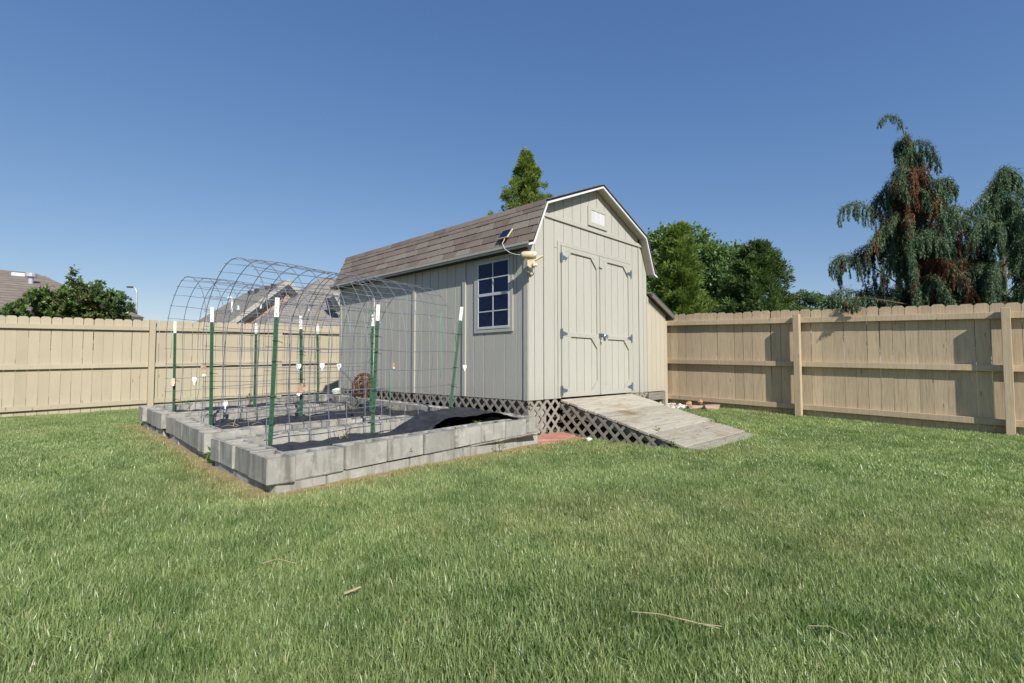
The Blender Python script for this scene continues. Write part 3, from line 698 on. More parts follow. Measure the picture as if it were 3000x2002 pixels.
# ------------------------------------------------------------------ raised bed
def bedz(x, y): return -.63+(y-3.64)*(.0085+.0087*(x-1.4)/3.2)
BL, BW, BH = .398, .192, .180
def block_mesh(var):
    r = random.Random(var); m = MB(); l, w, h = BL/2, BW/2, BH
    cx = .085; hx, hy = .070, .064; dep = .14-.035*var
    xs = [-l, -cx-hx, -cx+hx, cx-hx, cx+hx, l]; ys = [-w, -hy, hy, w]
    V = [(x, y, 0) for x in xs for y in ys]; F = []
    for i in range(5):
        for j in range(3):
            if j == 1 and i in (1, 3): continue
            F.append((i*4+j, (i+1)*4+j, (i+1)*4+j+1, i*4+j+1))
    m.add(V, F)
    m.add([(-l, -w, 0), (l, -w, 0), (l, w, 0), (-l, w, 0), (-l, -w, -h), (l, -w, -h), (l, w, -h), (-l, w, -h)], [(0, 4, 5, 1), (1, 5, 6, 2), (2, 6, 7, 3), (3, 7, 4, 0), (4, 7, 6, 5)])
    for c in (-cx, cx):
        t = .006
        m.add([(c-hx, -hy, 0), (c+hx, -hy, 0), (c+hx, hy, 0), (c-hx, hy, 0), (c-hx+t, -hy+t, -dep), (c+hx-t, -hy+t, -dep), (c+hx-t, hy-t, -dep), (c-hx+t, hy-t, -dep)], [(0, 1, 5, 4), (1, 2, 6, 5), (2, 3, 7, 6), (3, 0, 4, 7)])
        m.add([(c-hx+t, -hy+t, -dep), (c+hx-t, -hy+t, -dep), (c+hx-t, hy-t, -dep), (c-hx+t, hy-t, -dep)], [(0, 1, 2, 3)], 1)
    me = bpy.data.meshes.new('cinder_block'); me.from_pydata(m.v, [], m.f); me.materials.append(M['block']); me.materials.append(M['soil'])
    me.polygons.foreach_set('material_index', m.mi)
    bm = bmesh.new(); bm.from_mesh(me); bmesh.ops.remove_doubles(bm, verts=bm.verts, dist=1e-5)
    bmesh.ops.recalc_face_normals(bm, faces=bm.faces)
    ed = [e for e in bm.edges if len(e.link_faces) == 2 and e.calc_face_angle(0) > .8 and not any(f.material_index for f in e.link_faces)]
    bmesh.ops.bevel(bm, geom=ed, offset=.006, segments=2, affect='EDGES', clamp_overlap=True)
    for v in bm.verts: v.co += Vector((r.uniform(-1, 1), r.uniform(-1, 1), r.uniform(-1, 1)))*.0018
    bm.to_mesh(me); bm.free(); return me
BED_OUT = []
def make_beds():
    T = thing('raised_bed', (3, 6, -.85), 'grey cinder block raised garden bed with three staggered arms beside the shed', 'raised bed')
    ms = [block_mesh(i) for i in range(3)]
    def put(cx, cy, ang, course=0, dz=0., scl=1.):
        z = bedz(cx, cy)-course*(BH+.006)+dz
        inst('cinder_block', random.choice(ms), (cx+random.uniform(-.006, .006), cy+random.uniform(-.005, .005), z+random.uniform(-.005, .005)), T,
             (random.uniform(-.012, .012), random.uniform(-.010, .010), ang+random.uniform(-.022, .022)+(math.pi if random.random() < .5 else 0)), (scl, 1, 1))
    def run(p, q, n, course=0, side=1, first=0., gap=None, scl=1.):
        """n blocks whose outer-front edge runs from p towards q; side +1: body lies to the left of the direction"""
        d = Vector((q[0]-p[0], q[1]-p[1])); d.normalize(); nn = Vector((-d.y, d.x))*side; a = math.atan2(d.y, d.x); st = gap or BL+.007
        for i in range(n):
            c = Vector(p)+d*(first+BL*scl/2+i*st)+nn*(BW/2); put(c.x, c.y, a, course, 0., scl)
    fl, fr = (1.342, 3.577), (4.62, 4.0)
    run((1.545, 3.588), fr, 7, 0, 1, .0, .4125)
    run((1.405, 3.588), (4.61, 3.995), 8, 1, 1, .0, .405)
    # right (spine) wall, outer face along the shed; runs from the front corner back
    run((4.62, 4.0), (4.575, 9.06), 12, 0, 1, 0.)
    put(4.52, 4.2, math.pi/2, 1)
    # left ends, front to back
    run(fl, (1.362, 4.65), 3, 0, -1, -.01, .357, .885)
    run((1.365, 3.60), (1.38, 4.65), 3, 1, -1, .12, .37, .92)
    run((1.405, 5.378), (1.478, 6.58), 3, 0, -1, 0, .403); run((1.425, 5.20), (1.51, 6.9), 4, 1, -1, 0, .41)
    run((1.495, 7.46), (1.53, 8.40), 2, 0, -1, 0, .401); run((1.515, 8.40), (1.53, 8.9), 1, 0, -1)
    run((1.515, 7.30), (1.55, 8.8), 3, 1, -1, .0, .47)
    # cross walls: A, B, half, C, D, E
    run((1.362, 4.648), (3.3, 4.76), 5, 0, 1, 0, .402); put(1.585, 4.76, .03, 1)
    run((1.392, 5.18), (3.3, 5.27), 5, 0, 1)
    run((1.480, 6.588), (3.3, 6.66), 1, 0, 1)
    run((1.490, 6.785), (3.5, 6.87), 5, 0, 1)
    run((1.483, 7.262), (3.5, 7.35), 5, 0, 1)
    run((1.72, 8.62), (4.4, 8.88), 7, 0, 1, 0, .404)
    put(3.48, 5.05, math.pi/2+.03); put(3.60, 7.16, math.pi/2+.03)
    for x, y in ((1.66, 5.29), (1.72, 6.90), (1.74, 7.38)): put(x, y, .03, 1)
    # earth inside
    m = MB(); ax = np.linspace(1.5, 4.5, 16); ay = np.linspace(3.78, 8.7, 26)
    for x in ax:
        for y in ay: m.v.append((x+.03*(y-3.78)/5, y+.1*(x-1.5)/3, bedz(x, y)-.19+random.uniform(-.012, .012)))
    n = len(ay); m.f = [(i*n+j, (i+1)*n+j, (i+1)*n+j+1, i*n+j+1) for i in range(len(ax)-1) for j in range(n-1)]; m.mi = [0]*len(m.f)
    m.build('earth_fill', M['soil'], T, smooth=True)
    # weed fabric
    def fn(x, y):
        return .018*math.sin(9*x+3*math.sin(5*y))+.014*math.sin(13*y+4*x)+.010*math.sin(31*x+17*y)
    X = np.linspace(1.60, 4.43, 96); Y = np.linspace(3.87, 8.66, 130); V = []; idx = {}; F = []
    def inside(x, y, pad=0):
        yy = y-.10*(x-1.5)/3
        if x < 3.38 and 4.64 < yy < 5.33: return False
        if x < 3.48 and 6.76 < yy < 7.42: return False
        return True
    def hz(x, y, yy):
        z = bedz(x, y)-(.092 if x < 3.4 else .11)+fn(x, y)
        if yy < 4.70:
            t = (yy-3.87)/.93; z = bedz(x, y)-.022-.080*t**.7+fn(x, y)*(.25+.5*t)
            # lifted flap near the right end
            u = (x-2.95)/1.45
            if 0 < u < 1:
                hump = min(1, 1.25*math.sin(math.pi*u)**.8); z += hump*(.125+.075*math.exp(-((yy-4.36)/.15)**2))*max(0, min(1, (4.66-yy)/.16))
        if x > 3.42:
            z += .05*max(0, math.sin(4.3*y+1))*max(0, (x-4.1)/.33)
        return z
    for i, x in enumerate(X):
        for j, y0 in enumerate(Y):
            y = y0+.105*(x-1.5)/3; idx[i, j] = len(V); V.append((x, y, hz(x, y, y0)))
    for i in range(len(X)-1):
        for j in range(len(Y)-1):
            xc, yc = (X[i]+X[i+1])/2, (Y[j]+Y[j+1])/2
            if not inside(xc, yc+.105*(xc-1.5)/3): continue
            u = (xc-2.95)/1.45
            if 0 < u < 1 and yc < 3.87+.20*math.sin(math.pi*u)**.6: continue
            F.append((idx[i, j], idx[i+1, j], idx[i+1, j+1], idx[i, j+1]))
    m = MB(); m.v = V; m.f = F; m.mi = [0]*len(F)
    o = m.build('weed_fabric', M['fabric'], None, smooth=True, label='black landscape fabric laid over the soil inside the block bed', cat='fabric')
    sol = o.modifiers.new('thickness', 'SOLIDIFY'); sol.thickness = .004
make_beds()

# ------------------------------------------------------------------ T-posts
def tpost_parts(name, base, top, label, ground):
    b = Vector(base); t = Vector(top); ax = (t-b); H = ax.length; ax.normalize()
    T = thing('t_post', b, label, 'fence post', 'green T-posts holding the wire arches')
    # cross-section: flange facing the camera side and a stem behind; runs from the soil to the tip
    fx = Vector((.80, -.60, 0)); fx = (fx-ax*fx.dot(ax)).normalized(); fy = ax.cross(fx)
    def bar(z0, z1, mat, nm, extra=0):
        m = MB(); c0 = b+ax*z0; c1 = b+ax*z1; mid = (c0+c1)/2; h = (z1-z0)/2
        m.obox(mid-fy*.002, fx, fy, ax, .018, .0025, h); m.obox(mid+fy*.018, fx, fy, ax, .0025, .0175, h)
        return m.build(nm, mat, T)
    wt = .17
    bar(-.22, H-wt, M['post_green'], 'shaft'); bar(H-wt, H, M['post_white'], 'white_tip')
    m = MB(); z = .05
    while z < H-.02:
        c = b+ax*z-fy*.0045; m.obox(c, fx, fy, ax, .004, .0035, .007, 0 if z < H-wt else 1); m.obox(c-ax*.016, fx, fy, ax, .0035, .0006, .006, 2); z += .0535
    m.build('studs', [M['post_green'], M['post_white'], M['clip']], T, kind='stuff')
    for z in [random.uniform(.12, .22)+k*random.uniform(.24, .32) for k in range(4)]:
        if z > H-.25: continue
        c = b+ax*z; m = MB(); rr = .024
        m.tube([c+fx*(rr*math.cos(a))+fy*(rr*math.sin(a)+.012) for a in [k*math.pi/4 for k in range(8)]], .0035, 5, closed=True)
        m.tube([c+fx*rr+fy*.01, c+fx*.055+fy*.03+ax*random.uniform(-.02, .02)], .0028, 5); m.build('wire_tie', M['clip'], T)
TP = [((1.724, 4.54, -.71), (1.754, 4.525, .59), 'tallest looking green T-post with white tip, inside the nearest bed at its left end'),
      ((2.82, 4.72, -.70), (2.86, 4.70, .64), 'green T-post with white tip, middle one along the nearest bed'),
      ((3.90, 4.80, -.70), (4.07, 4.76, .72), 'tilted green T-post with white tip near the shed window'),
      ((1.772, 6.36, -.70), (1.753, 6.365, .655), 'green T-post with white tip at the left end of the middle bed'),
      ((2.85, 6.50, -.70), (2.82, 6.50, .64), 'slim green T-post with white tip halfway along the middle bed'),
      ((3.90, 6.58, -.68), (3.92, 6.58, .742), 'green T-post half hidden behind a nearer post in front of the shed wall'),
      ((1.895, 8.52, -.68), (1.877, 8.52, .632), 'leftmost green T-post with white tip in the furthest bed'),
      ((3.01, 8.60, -.68), (3.01, 8.60, .68), 'green T-post with white tip in the furthest bed, in front of the tan fence'),
      ((4.12, 8.72, -.68), (4.09, 8.73, .735), 'furthest green T-post with white tip, close to the far end of the shed')]
for b_, t_, l_ in TP: tpost_parts('t_post', b_, t_, l_, 0)

# ------------------------------------------------------------------ arched wire panels
def arch_curve(yf, yb, zapex, zspr, zbot, n=40):
    c = (yf+yb)/2; R = (yb-yf)/2; pts = []
    for i in range(n+1):
        s = i/n
        pts.append(s)
    Lleg = zspr-zbot; Larc = math.pi*(R+(zapex-zspr))/2; tot = 2*Lleg+Larc
    def at(u):
        s = u*tot
        if s < Lleg: return (yf+.03*math.sin(s/Lleg*math.pi), zbot+s)
        if s > Lleg+Larc: return (yb-.03*math.sin((tot-s)/Lleg*math.pi), zbot+(tot-s))
        a = math.pi*(s-Lleg)/Larc
        return (c-R*math.cos(a), zspr+(zapex-zspr)*math.sin(a)**.92)
    return at, tot
def panel(x0, nh, yf, yb, za, zs, zb, label, skew=0., grp='arched wire panels over the beds', r=.0039, tilt=0.):
    T = thing('wire_panel', (x0, (yf+yb)/2, zb), label, 'wire panel', grp)
    at, tot = arch_curve(yf, yb, za, zs, zb); nc = 25; wid = .2*(nh-1)
    def pt(u, x):
        y, z = at(u); return (x0+x+tilt*(y-yf)+.006*math.sin(u*23+x*5), y+skew*x+.008*math.sin(u*17+x*9), z+.008*math.sin(x*6+u*11)+(bedz(x0+x, y)+.63)*.9*(1 if z < zs else max(0, (za-z)/(za-zs))))
    for k in range(nh): MB().tube([pt(i/56, .2*k+.002*math.sin(9*k)) for i in range(57)], r, 5).build('hoop_wire', M['galv'], T, smooth=True)
    us = [.004, .03, .062, .10]+list(np.linspace(.142, .858, 17))+[.90, .938, .97, .996]
    for u in us:
        if u < .02 and random.random() < .4: continue
        MB().tube([tuple(np.array(pt(u, -.02+(wid+.04)*i/8))+np.array([0, .004, 0])) for i in range(9)], r*.92, 5).build('cross_wire', M['galv'], T, smooth=True)
panel(1.70, 7, 4.55, 6.46, 1.075, .16, -.735, 'arched wire panel at the left end of the nearer, wider looking tunnel', .095)
panel(2.85, 7, 4.715, 6.575, 1.090, .16, -.735, 'arched wire panel at the right end of the nearer tunnel by the shed window', .095)
panel(1.80, 7, 6.70, 8.62, 1.165, .22, -.715, 'arched wire panel at the left end of the further tunnel against the sky', .09)
panel(2.98, 7, 6.80, 8.73, 1.150, .22, -.70, 'arched wire panel at the right end of the further tunnel beside the shed wall', .09)

# ------------------------------------------------------------------ tags, twine, junk
def heart(name, c, h, mat, label, cat, ax=(.72, -.69, 0), grp=None, tiltz=.1):
    ax = Vector(ax).normalized(); up = Vector((0, 0, 1)); c = Vector(c); n = ax.cross(up)
    poly = [(-.5, .35), (-.42, .48), (-.15, .5), (0, .42), (.15, .5), (.42, .48), (.5, .35), (.38, -.05), (.16, -.15), (.11, -.5), (-.11, -.5), (-.16, -.15), (-.38, -.05)]
    p = [c+ax*(x*h*.62)+up*(z*h)+n*(.02*h*math.sin(6*x)) for x, z in poly]
    MB().prism(p, n*.0015).build(name, mat, None, label=label, cat=cat, group=grp)
G_ = 'plant tags tied to the wire'
heart('plant_tag', (2.155, 8.58, -.235), .115, M['tag_white'], 'white plant tag on the leftmost part of the further tunnel', 'plant tag', grp=G_)
heart('plant_tag', (2.80, 6.49, -.035), .105, M['tag_white'], 'white heart-shaped plant tag just left of a slim green post', 'plant tag', grp=G_)
heart('plant_tag', (3.125, 6.515, -.025), .105, M['tag_white'], 'white heart-shaped plant tag in front of the tan fence near the shed corner', 'plant tag', grp=G_)
heart('plant_tag', (3.38, 6.54, -.03), .105, M['tag_white'], 'white heart-shaped plant tag in front of the far end of the grey shed wall', 'plant tag', grp=G_)
heart('plant_tag', (4.07, 4.70, -.035), .075, M['tag_white'], 'small white plant tag at the right end of the nearer tunnel by the shed wall', 'plant tag', grp=G_)
heart('plant_tag', (1.985, 6.6, -.47), .10, M['tag_white'], 'low white plant tag hanging just above the block wall', 'plant tag', grp=G_)
def card(c, w, h, mat, label, roll=.1, ax=(.72, -.69, 0)):
    ax = Vector(ax).normalized(); up = Vector((0, 0, 1)); n = ax.cross(up); a = ax*math.cos(roll)+up*math.sin(roll); u = up*math.cos(roll)-ax*math.sin(roll)
    m = MB().obox(c, a, u, n, w/2, h/2, .001); o = m.build('seed_tag', mat, None, label=label, cat='plant tag', group=G_)
    MB().obox(Vector(c)-u*(h*.62), a, u, n, w*.28, h*.13, .0012).build('tag_stem', M['tag_white'], o)
card((1.70, 6.42, -.05), .06, .10, M['tag_photo'], 'brown picture plant tag hanging left of the left post of the middle bed', .08)
card((2.80, 6.40, -.30), .075, .125, M['tag_red'], 'red and yellow picture plant tag hanging low on the middle bed', -.45)
card((1.86, 8.45, -.23), .045, .085, M['tag_cream'], 'cream plant tag on the leftmost green post', .05)
card((3.07, 4.72, .0), .025, .05, M['tag_red'], 'tiny orange plant tag to the right of the front middle post', .1)
def twine(pts, label): MB().tube(pts, .0028, 5).build('twine', M['twine'], None, smooth=True, label=label, cat='twine', group='green twine tied to the wire')
twine([(2.98, 5.05, .62), (2.985, 5.04, .5), (2.98, 5.05, .3), (2.99, 5.04, .10), (2.96, 5.04, .04), (3.0, 5.03, -.02)], 'long green twine hanging in front of the shed wall between posts')
twine([(3.72, 4.72, .62), (3.70, 4.71, .56), (3.70, 4.71, .35), (3.72, 4.71, .0), (3.70, 4.71, -.14)], 'green twine hanging just left of the tilted post near the window')
twine([(1.82, 8.55, .66), (1.84, 8.5, .4), (1.83, 8.5, .1)], 'faint green twine along the leftmost post')
twine([(2.45, 7.8, 1.0), (2.46, 7.8, .85), (2.44, 7.8, .62)], 'green twine hanging from the top of the further tunnel')
twine([(1.67, 6.43, -.12), (1.665, 6.43, -.25), (1.64, 6.43, -.42)], 'green twine hanging below the brown picture tag')
twine([(1.95, 6.45, -.18), (1.92, 6.44, -.21), (1.90, 6.44, -.26)], 'short knotted green twine right of the left post of the middle bed')
twine([(2.06, 8.5, -.36), (2.02, 8.5, -.42), (2.07, 8.5, -.47), (2.13, 8.5, -.42), (2.08, 8.5, -.48), (2.0, 8.5, -.58)], 'looped green twine in front of the tan fence')
twine([(3.04, 4.74, -.05), (3.045, 4.73, -.2), (3.04, 4.73, -.4)], 'green twine hanging beside the front middle post')
def wheel():
    c = Vector((4.60, 8.02, -.375)); T = thing('rusty_wheel', c, 'rusty brown iron wheel leaning against the far end of the shed wall', 'wheel')
    nn = Vector((-.93, -.36, .22)).normalized(); u = nn.cross(Vector((0, 0, 1))).normalized(); v = u.cross(nn); R = .225
    ring = lambda r, n=28, k=0: [c+(u*math.cos(2*math.pi*i/n)+v*math.sin(2*math.pi*i/n))*r+nn*k for i in range(n)]
    MB().tube(ring(R), .022, 7, closed=True).build('rim', M['rust'], T, smooth=True)
    MB().tube(ring(R*.90, 28, .02), .014, 6, closed=True).build('rim', M['rust'], T, smooth=True)
    MB().lathe(c-nn*.02, nn, [(0, .04), (.06, .045), (.07, .02)], 10).build('hub', M['rust'], T)
    MB().tube(ring(R*.58, 20, .01), .034, 6, closed=True).build('inner_ring', M['rust'], T, smooth=True)
    for k in range(6):
        a = k*math.pi/3+.2; MB().tube([c+(u*math.cos(a)+v*math.sin(a))*.03, c+(u*math.cos(a)+v*math.sin(a))*R], [.020, .024], 6).build('spoke', M['rust'], T)
    m = MB()
    for k in range(34):
        a = k*2*math.pi/34; p = c+(u*math.cos(a)+v*math.sin(a))*(R-.01)+nn*.022
        m.obox(p, u*math.cos(a)+v*math.sin(a), -u*math.sin(a)+v*math.cos(a), nn, .026, .009, .012)
    m.build('rim_lugs', M['rust'], T)
wheel()
twine([(4.52, 8.0, -.18), (4.50, 8.02, -.3), (4.51, 7.99, -.4), (4.49, 7.97, -.52)], 'green twine hanging on the rusty wheel')
def rock(name, c, s, mat, label, cat='stone', grp=None, seed=1, flat=1.):
    bm = bmesh.new(); bmesh.ops.create_icosphere(bm, subdivisions=2, radius=1); r = random.Random(seed)
    ph = [r.uniform(0, 6) for _ in range(6)]
    for v in bm.verts:
        k = 1+.18*math.sin(3*v.co.x+ph[0])*math.cos(2.5*v.co.y+ph[1])+.12*math.sin(5*v.co.z+ph[2]+2*v.co.x)
        if flat < 1: v.co.z = max(-.5, min(.45, v.co.z))
        v.co = Vector((v.co.x*s[0]*k, v.co.y*s[1]*k, v.co.z*s[2]*k))
    me = bpy.data.meshes.new(name); bm.to_mesh(me); bm.free(); me.materials.append(mat)
    o = bpy.data.objects.new(name, me); link(o); o.location = c; o.rotation_euler = (0, 0, r.uniform(0, 3)); return props(o, label, cat, grp)
rock('white_stone', (4.50, 8.78, -.49), (.085, .06, .075), M['stone_white'], 'white crumpled lump on the far corner of the block wall', 'stone', None, 3)
rock('flat_stone', (9.28, 4.12, g1(9.28, 4.12)+.035), (.20, .12, .07), M['stone_red'], 'large pinkish flat stone at the fence foot, nearest the grass', 'stone', 'stones by the fence', 4, .5)
rock('flat_stone', (9.42, 3.86, g1(9.42, 3.86)+.05), (.19, .13, .09), M['stone_red'], 'pinkish stone touching the right fence boards', 'stone', 'stones by the fence', 5, .5)
rock('flat_stone', (9.02, 4.45, g1(9.02, 4.45)+.03), (.19, .11, .07), M['stone_red'], 'pinkish stone next to the ramp edge beside the white gravel', 'stone', 'stones by the fence', 6, .5)
rock('brick_bit', (9.52, 4.35, g1(9.52, 4.35)+.06), (.11, .06, .05), M['stone_orange'], 'orange brick fragment lying behind the white gravel', 'brick fragment', 'orange brick fragments', 7)
rock('brick_bit', (9.62, 4.16, g1(9.62, 4.16)+.11), (.06, .05, .05), M['stone_orange'], 'small orange brick fragment, the topmost one against the fence', 'brick fragment', 'orange brick fragments', 8)
rock('grey_pebble', (5.20, 3.66, g1(5.20, 3.66)+.035), (.055, .04, .035), M['stone_white'], 'pale pebble in the grass in front of the red paver', 'stone', None, 11)
def gravel():
    V = []; F = []; r = random.Random(5); bm = bmesh.new(); bmesh.ops.create_icosphere(bm, subdivisions=1, radius=1); vs = [v.co.copy() for v in bm.verts]; fs = [[v.index for v in f.verts] for f in bm.faces]; bm.free()
    m = MB()
    for _ in range(420):
        x = r.uniform(8.62, 9.45); y = r.uniform(4.25, 5.0)
        s = r.uniform(.012, .026); z = g1(x, y)+r.uniform(.005, .05); q = Matrix.Rotation(r.uniform(0, 6), 3, 'Z') @ Matrix.Rotation(r.uniform(0, 3), 3, 'X')
        m.add([q @ Vector((v.x*s*1.3, v.y*s, v.z*s*.8))+Vector((x, y, z)) for v in vs], fs)
    m.build('gravel', M['stone_white'], None, label='white gravel beside the lean-to at the fence', kind='stuff')
gravel()
def paver():
    T = thing('paver', (4.9, 3.75, -.9), 'two cracked red concrete pavers beside the ramp lattice', 'paver')
    m = MB(); a = [(4.645, 4.10), (4.645, 3.95), (4.97, 3.80), (5.375, 3.83), (5.375, 4.10)]
    m.prism([(x, y, -.975) for x, y in a], (0, 0, .045)).build('slab', M['paver'], T, bevel=.006)
    b = [(4.66, 4.235), (4.66, 4.06), (5.02, 3.90), (5.375, 4.00), (5.375, 4.235)]
    m = MB().add([(x, y, -.965+.03*(y-3.9)/.33+k*.045) for k in (0, 1) for x, y in b], [(4, 3, 2, 1, 0), (5, 6, 7, 8, 9)]+[(q, (q+1) % 5, 5+(q+1) % 5, 5+q) for q in range(5)])
    m.build('slab', M['paver'], T, bevel=.006)
paver()

def soil_strip():
    def strip(pts, w, n=60):
        pts = [Vector((*p, 0)) for p in pts]; V = []; F = []; seg = [(b-a).length for a, b in zip(pts, pts[1:])]; tot = sum(seg)
        for i in range(n+1):
            s = tot*i/n; k = 0
            while k < len(seg)-1 and s > seg[k]: s -= seg[k]; k += 1
            d = (pts[k+1]-pts[k]).normalized(); p = pts[k]+d*s; nn = Vector((d.y, -d.x, 0)); ww = w*(1+.35*math.sin(i*.9)+.25*math.sin(i*2.3))
            for q in (p-nn*.12, p+nn*ww*.5, p+nn*ww): V.append((q.x, q.y, g1(q.x, q.y)+.006))
        for i in range(n):
            for j in range(2): F.append((i*3+j, (i+1)*3+j, (i+1)*3+j+1, i*3+j+1))
        return V, F
    m = MB()
    for pts, w in (([(1.47, 9.0), (1.48, 7.2), (1.38, 5.1), (1.34, 3.5)], .075), ([(1.34, 3.56), (4.64, 3.97)], .09)): V, F = strip(pts, w); m.add(V, F)
    o = m.build('bare_soil', M['bare'], None, smooth=True); o['kind'] = 'structure'
soil_strip()
# ------------------------------------------------------------------ small weeds
def weed(c, label, n=14, h=.14, w=.02, spread=.5, tint=.5, mat='weed', cat='weed', name='weed'):
    T = thing(name, c, label, cat); P = []; A = []; N = []; L = []; Wd = []
    c = np.array(c)
    st = MB()
    for k in range(max(3, n//5)):
        d = Vector((random.uniform(-1, 1)*spread, random.uniform(-1, 1)*spread, 1)).normalized(); l = h*random.uniform(.6, 1)
        st.tube([c, Vector(c)+d*l*.5, Vector(c)+d*l+Vector((0, 0, -l*.08))], [.0025, .002, .001], 4)
        for j in range(5):
            q = c+np.array(d)*l*random.uniform(.25, 1); P.append(q); a = np.array([random.uniform(-1, 1), random.uniform(-1, 1), random.uniform(.1, .8)]); A.append(a); N.append([random.uniform(-.4, .4), random.uniform(-.4, .4), 1]); L.append(h*random.uniform(.25, .5)); Wd.append(w*random.uniform(.6, 1.2))
    st.build('stem', M[mat], T); P, A, N, L, Wd = map(np.array, (P, A, N, L, Wd)); leaves('foliage', P, A, N, L, Wd, M[mat], T, RNG.uniform(tint-.4, tint+.4, len(P)).clip(0, 1))
weed((2.62, 3.765, -.805), 'small green weed growing from a joint in the front block wall', 12, .10, .03, .9, .3)
weed((1.40, 5.0, g1(1.4, 5.0)), 'leafy green weed in the corner between the first and second arms of the bed', 34, .13, .035, 1.2, .6)
weed((3.75, 3.76, g1(3.75, 3.76)+.01), 'tall green grass weed against the front block wall', 10, .17, .012, .4, .5)
weed((3.62, 3.99, -.70), 'pale weed stalks under the lifted black fabric, left clump', 16, .13, .02, .4, .9)
weed((3.92, 4.03, -.70), 'pale weed stalks under the lifted black fabric, right clump', 12, .12, .02, .4, .9)
weed((3.30, 3.93, -.69), 'single pale weed stalk at the left end of the fabric opening', 6, .09, .02, .3, .9)
weed((5.62, 2.95, -.80), 'small yellow green weed between the ramp planks', 12, .07, .02, 1.2, .9)
weed((7.22, 2.88, -.845), 'green weed poking up at the right edge of the ramp', 18, .15, .03, 1.0, .6)
weed((5.38, 2.62, -.95), 'grassy weeds at the low corner of the ramp lattice', 22, .13, .015, .8, .5)
weed((4.30, 9.35, -.72), 'yellow green weeds behind the bed at the shed corner', 40, .22, .05, 1.0, .8)
weed((3.0, 8.72, -.58), 'leafy weed on the back wall of the bed', 24, .12, .035, 1.4, .4)
def sticks(c, label, n=7, L=.22):
    m = MB(); c = Vector(c)
    for _ in range(n):
        d = Vector((random.uniform(-1, 1), random.uniform(-1, 1), random.uniform(-.1, .9))).normalized(); p = c+Vector((random.uniform(-.1, .1), random.uniform(-.1, .1), 0))
        m.tube([p, p+d*L*.5+Vector((0, 0, .02)), p+d*L*random.uniform(.7, 1)], [.003, .0025, .0012], 4)
    m.build('dead_stalks', M['dry'], None, label=label, cat='dead plant')
sticks((2.35, 4.55, -.70), 'dry brown stalks on the fabric in the nearest bed')
sticks((3.9, 7.2, -.66), 'tangle of dry stalks on the fabric below the rusty wheel', 22, .3)
sticks((2.05, 6.2, -.69), 'dry stalks beside the left post of the middle bed', 5, .18)
sticks((4.15, 6.3, -.63), 'dry reddish litter on the fabric along the shed side', 8, .2)
def straw(pts, r, label): MB().tube([Vector(p)+Vector((0, 0, .006)) for p in pts], r*.55, 5).build('dry_straw', M['dry'], None, label=label, cat='straw', group='dry bits on the lawn')
zz = lambda x, y, h=.05: (x, y, g1(x, y)+h)
MB().obox(zz(1.04, 1.875, .062), Vector((.98, -.2, .15)).normalized(), Vector((.2, .98, 0)).normalized(), (0, 0, 1), .034, .007, .003).build('dry_leaf', M['dry'], None, bevel=.002, label='dry tan leaf lying on the lawn in the foreground', cat='dry leaf')
straw([zz(.88, 2.38, .05), zz(.94, 2.36, .06), zz(.99, 2.28, .05)], .003, 'thin dry straw on the lawn left of the dry leaf')
straw([zz(1.72, 1.02, .05), zz(1.76, .93, .06), zz(1.79, .84, .06), zz(1.84, .74, .05)], .0035, 'long curved dry straw low on the lawn in the foreground')
straw([zz(1.80, .80, .06), zz(1.86, .74, .05)], .003, 'short dry straw crossing the long curved one')
straw([zz(2.09, .52, .05), zz(2.12, .46, .06), zz(2.11, .40, .05)], .003, 'dry straw at the right of the foreground lawn')

# ------------------------------------------------------------------ background houses
def house_left():
    T = thing('house', (1, 24, -.8), 'neighbouring house with brown shingled hip roof at the far left behind the fence', 'house')
    z_e, zr = 1.57, 3.46; e0 = (-14, 20, z_e); e1 = (3.56, 20, z_e-.02); r0 = (-8, 26, zr); r1 = (1.2, 26, zr); b1 = (3.9, 32, z_e); b0 = (-14, 32, z_e)
    m = MB().add([e0, e1, r1, r0, b1, b0], [(0, 1, 2, 3), (1, 4, 2), (4, 5, 3, 2), (5, 0, 3), (0, 5, 4, 1)]); m.build('roof', M['roof_a'], T)
    MB().add([(1.0, 29, 3.0), (1.67, 29, 3.78), (4.2, 27, 1.9), (0.4, 29, 3.78), (.2, 33, 2), (4.5, 33, 1.9)], [(0, 2, 1), (0, 1, 3), (1, 2, 5), (3, 1, 5, 4)]).build('rear_roof', M['roof_a'], T)
    MB().box(-13.5, 20.5, -1, 3.1, 31.5, z_e-.02).build('wall', M['house_wall'], T)
    MB().box(-14, 19.92, z_e-.14, 3.5, 20.02, z_e-.01).build('gutter', M['gutter'], T)
    for x in (.78, -.15): MB().box(x-.24, 25.15, 3.12, x+.13, 25.5, 3.30).build('roof_vent', M['white'], T, bevel=.01)
    v = MB().lathe((1.0, 24.0, 2.68), (0, 0, 1), [(0, .075), (.42, .075)], 12).build('vent_pipe', M['pipe'], T)
    MB().lathe((1.0, 24.0, 3.03), (0, 0, 1), [(0, .08), (.02, .16), (.14, .16), (.16, .1)], 14).build('pipe_cap', M['pipe'], v)
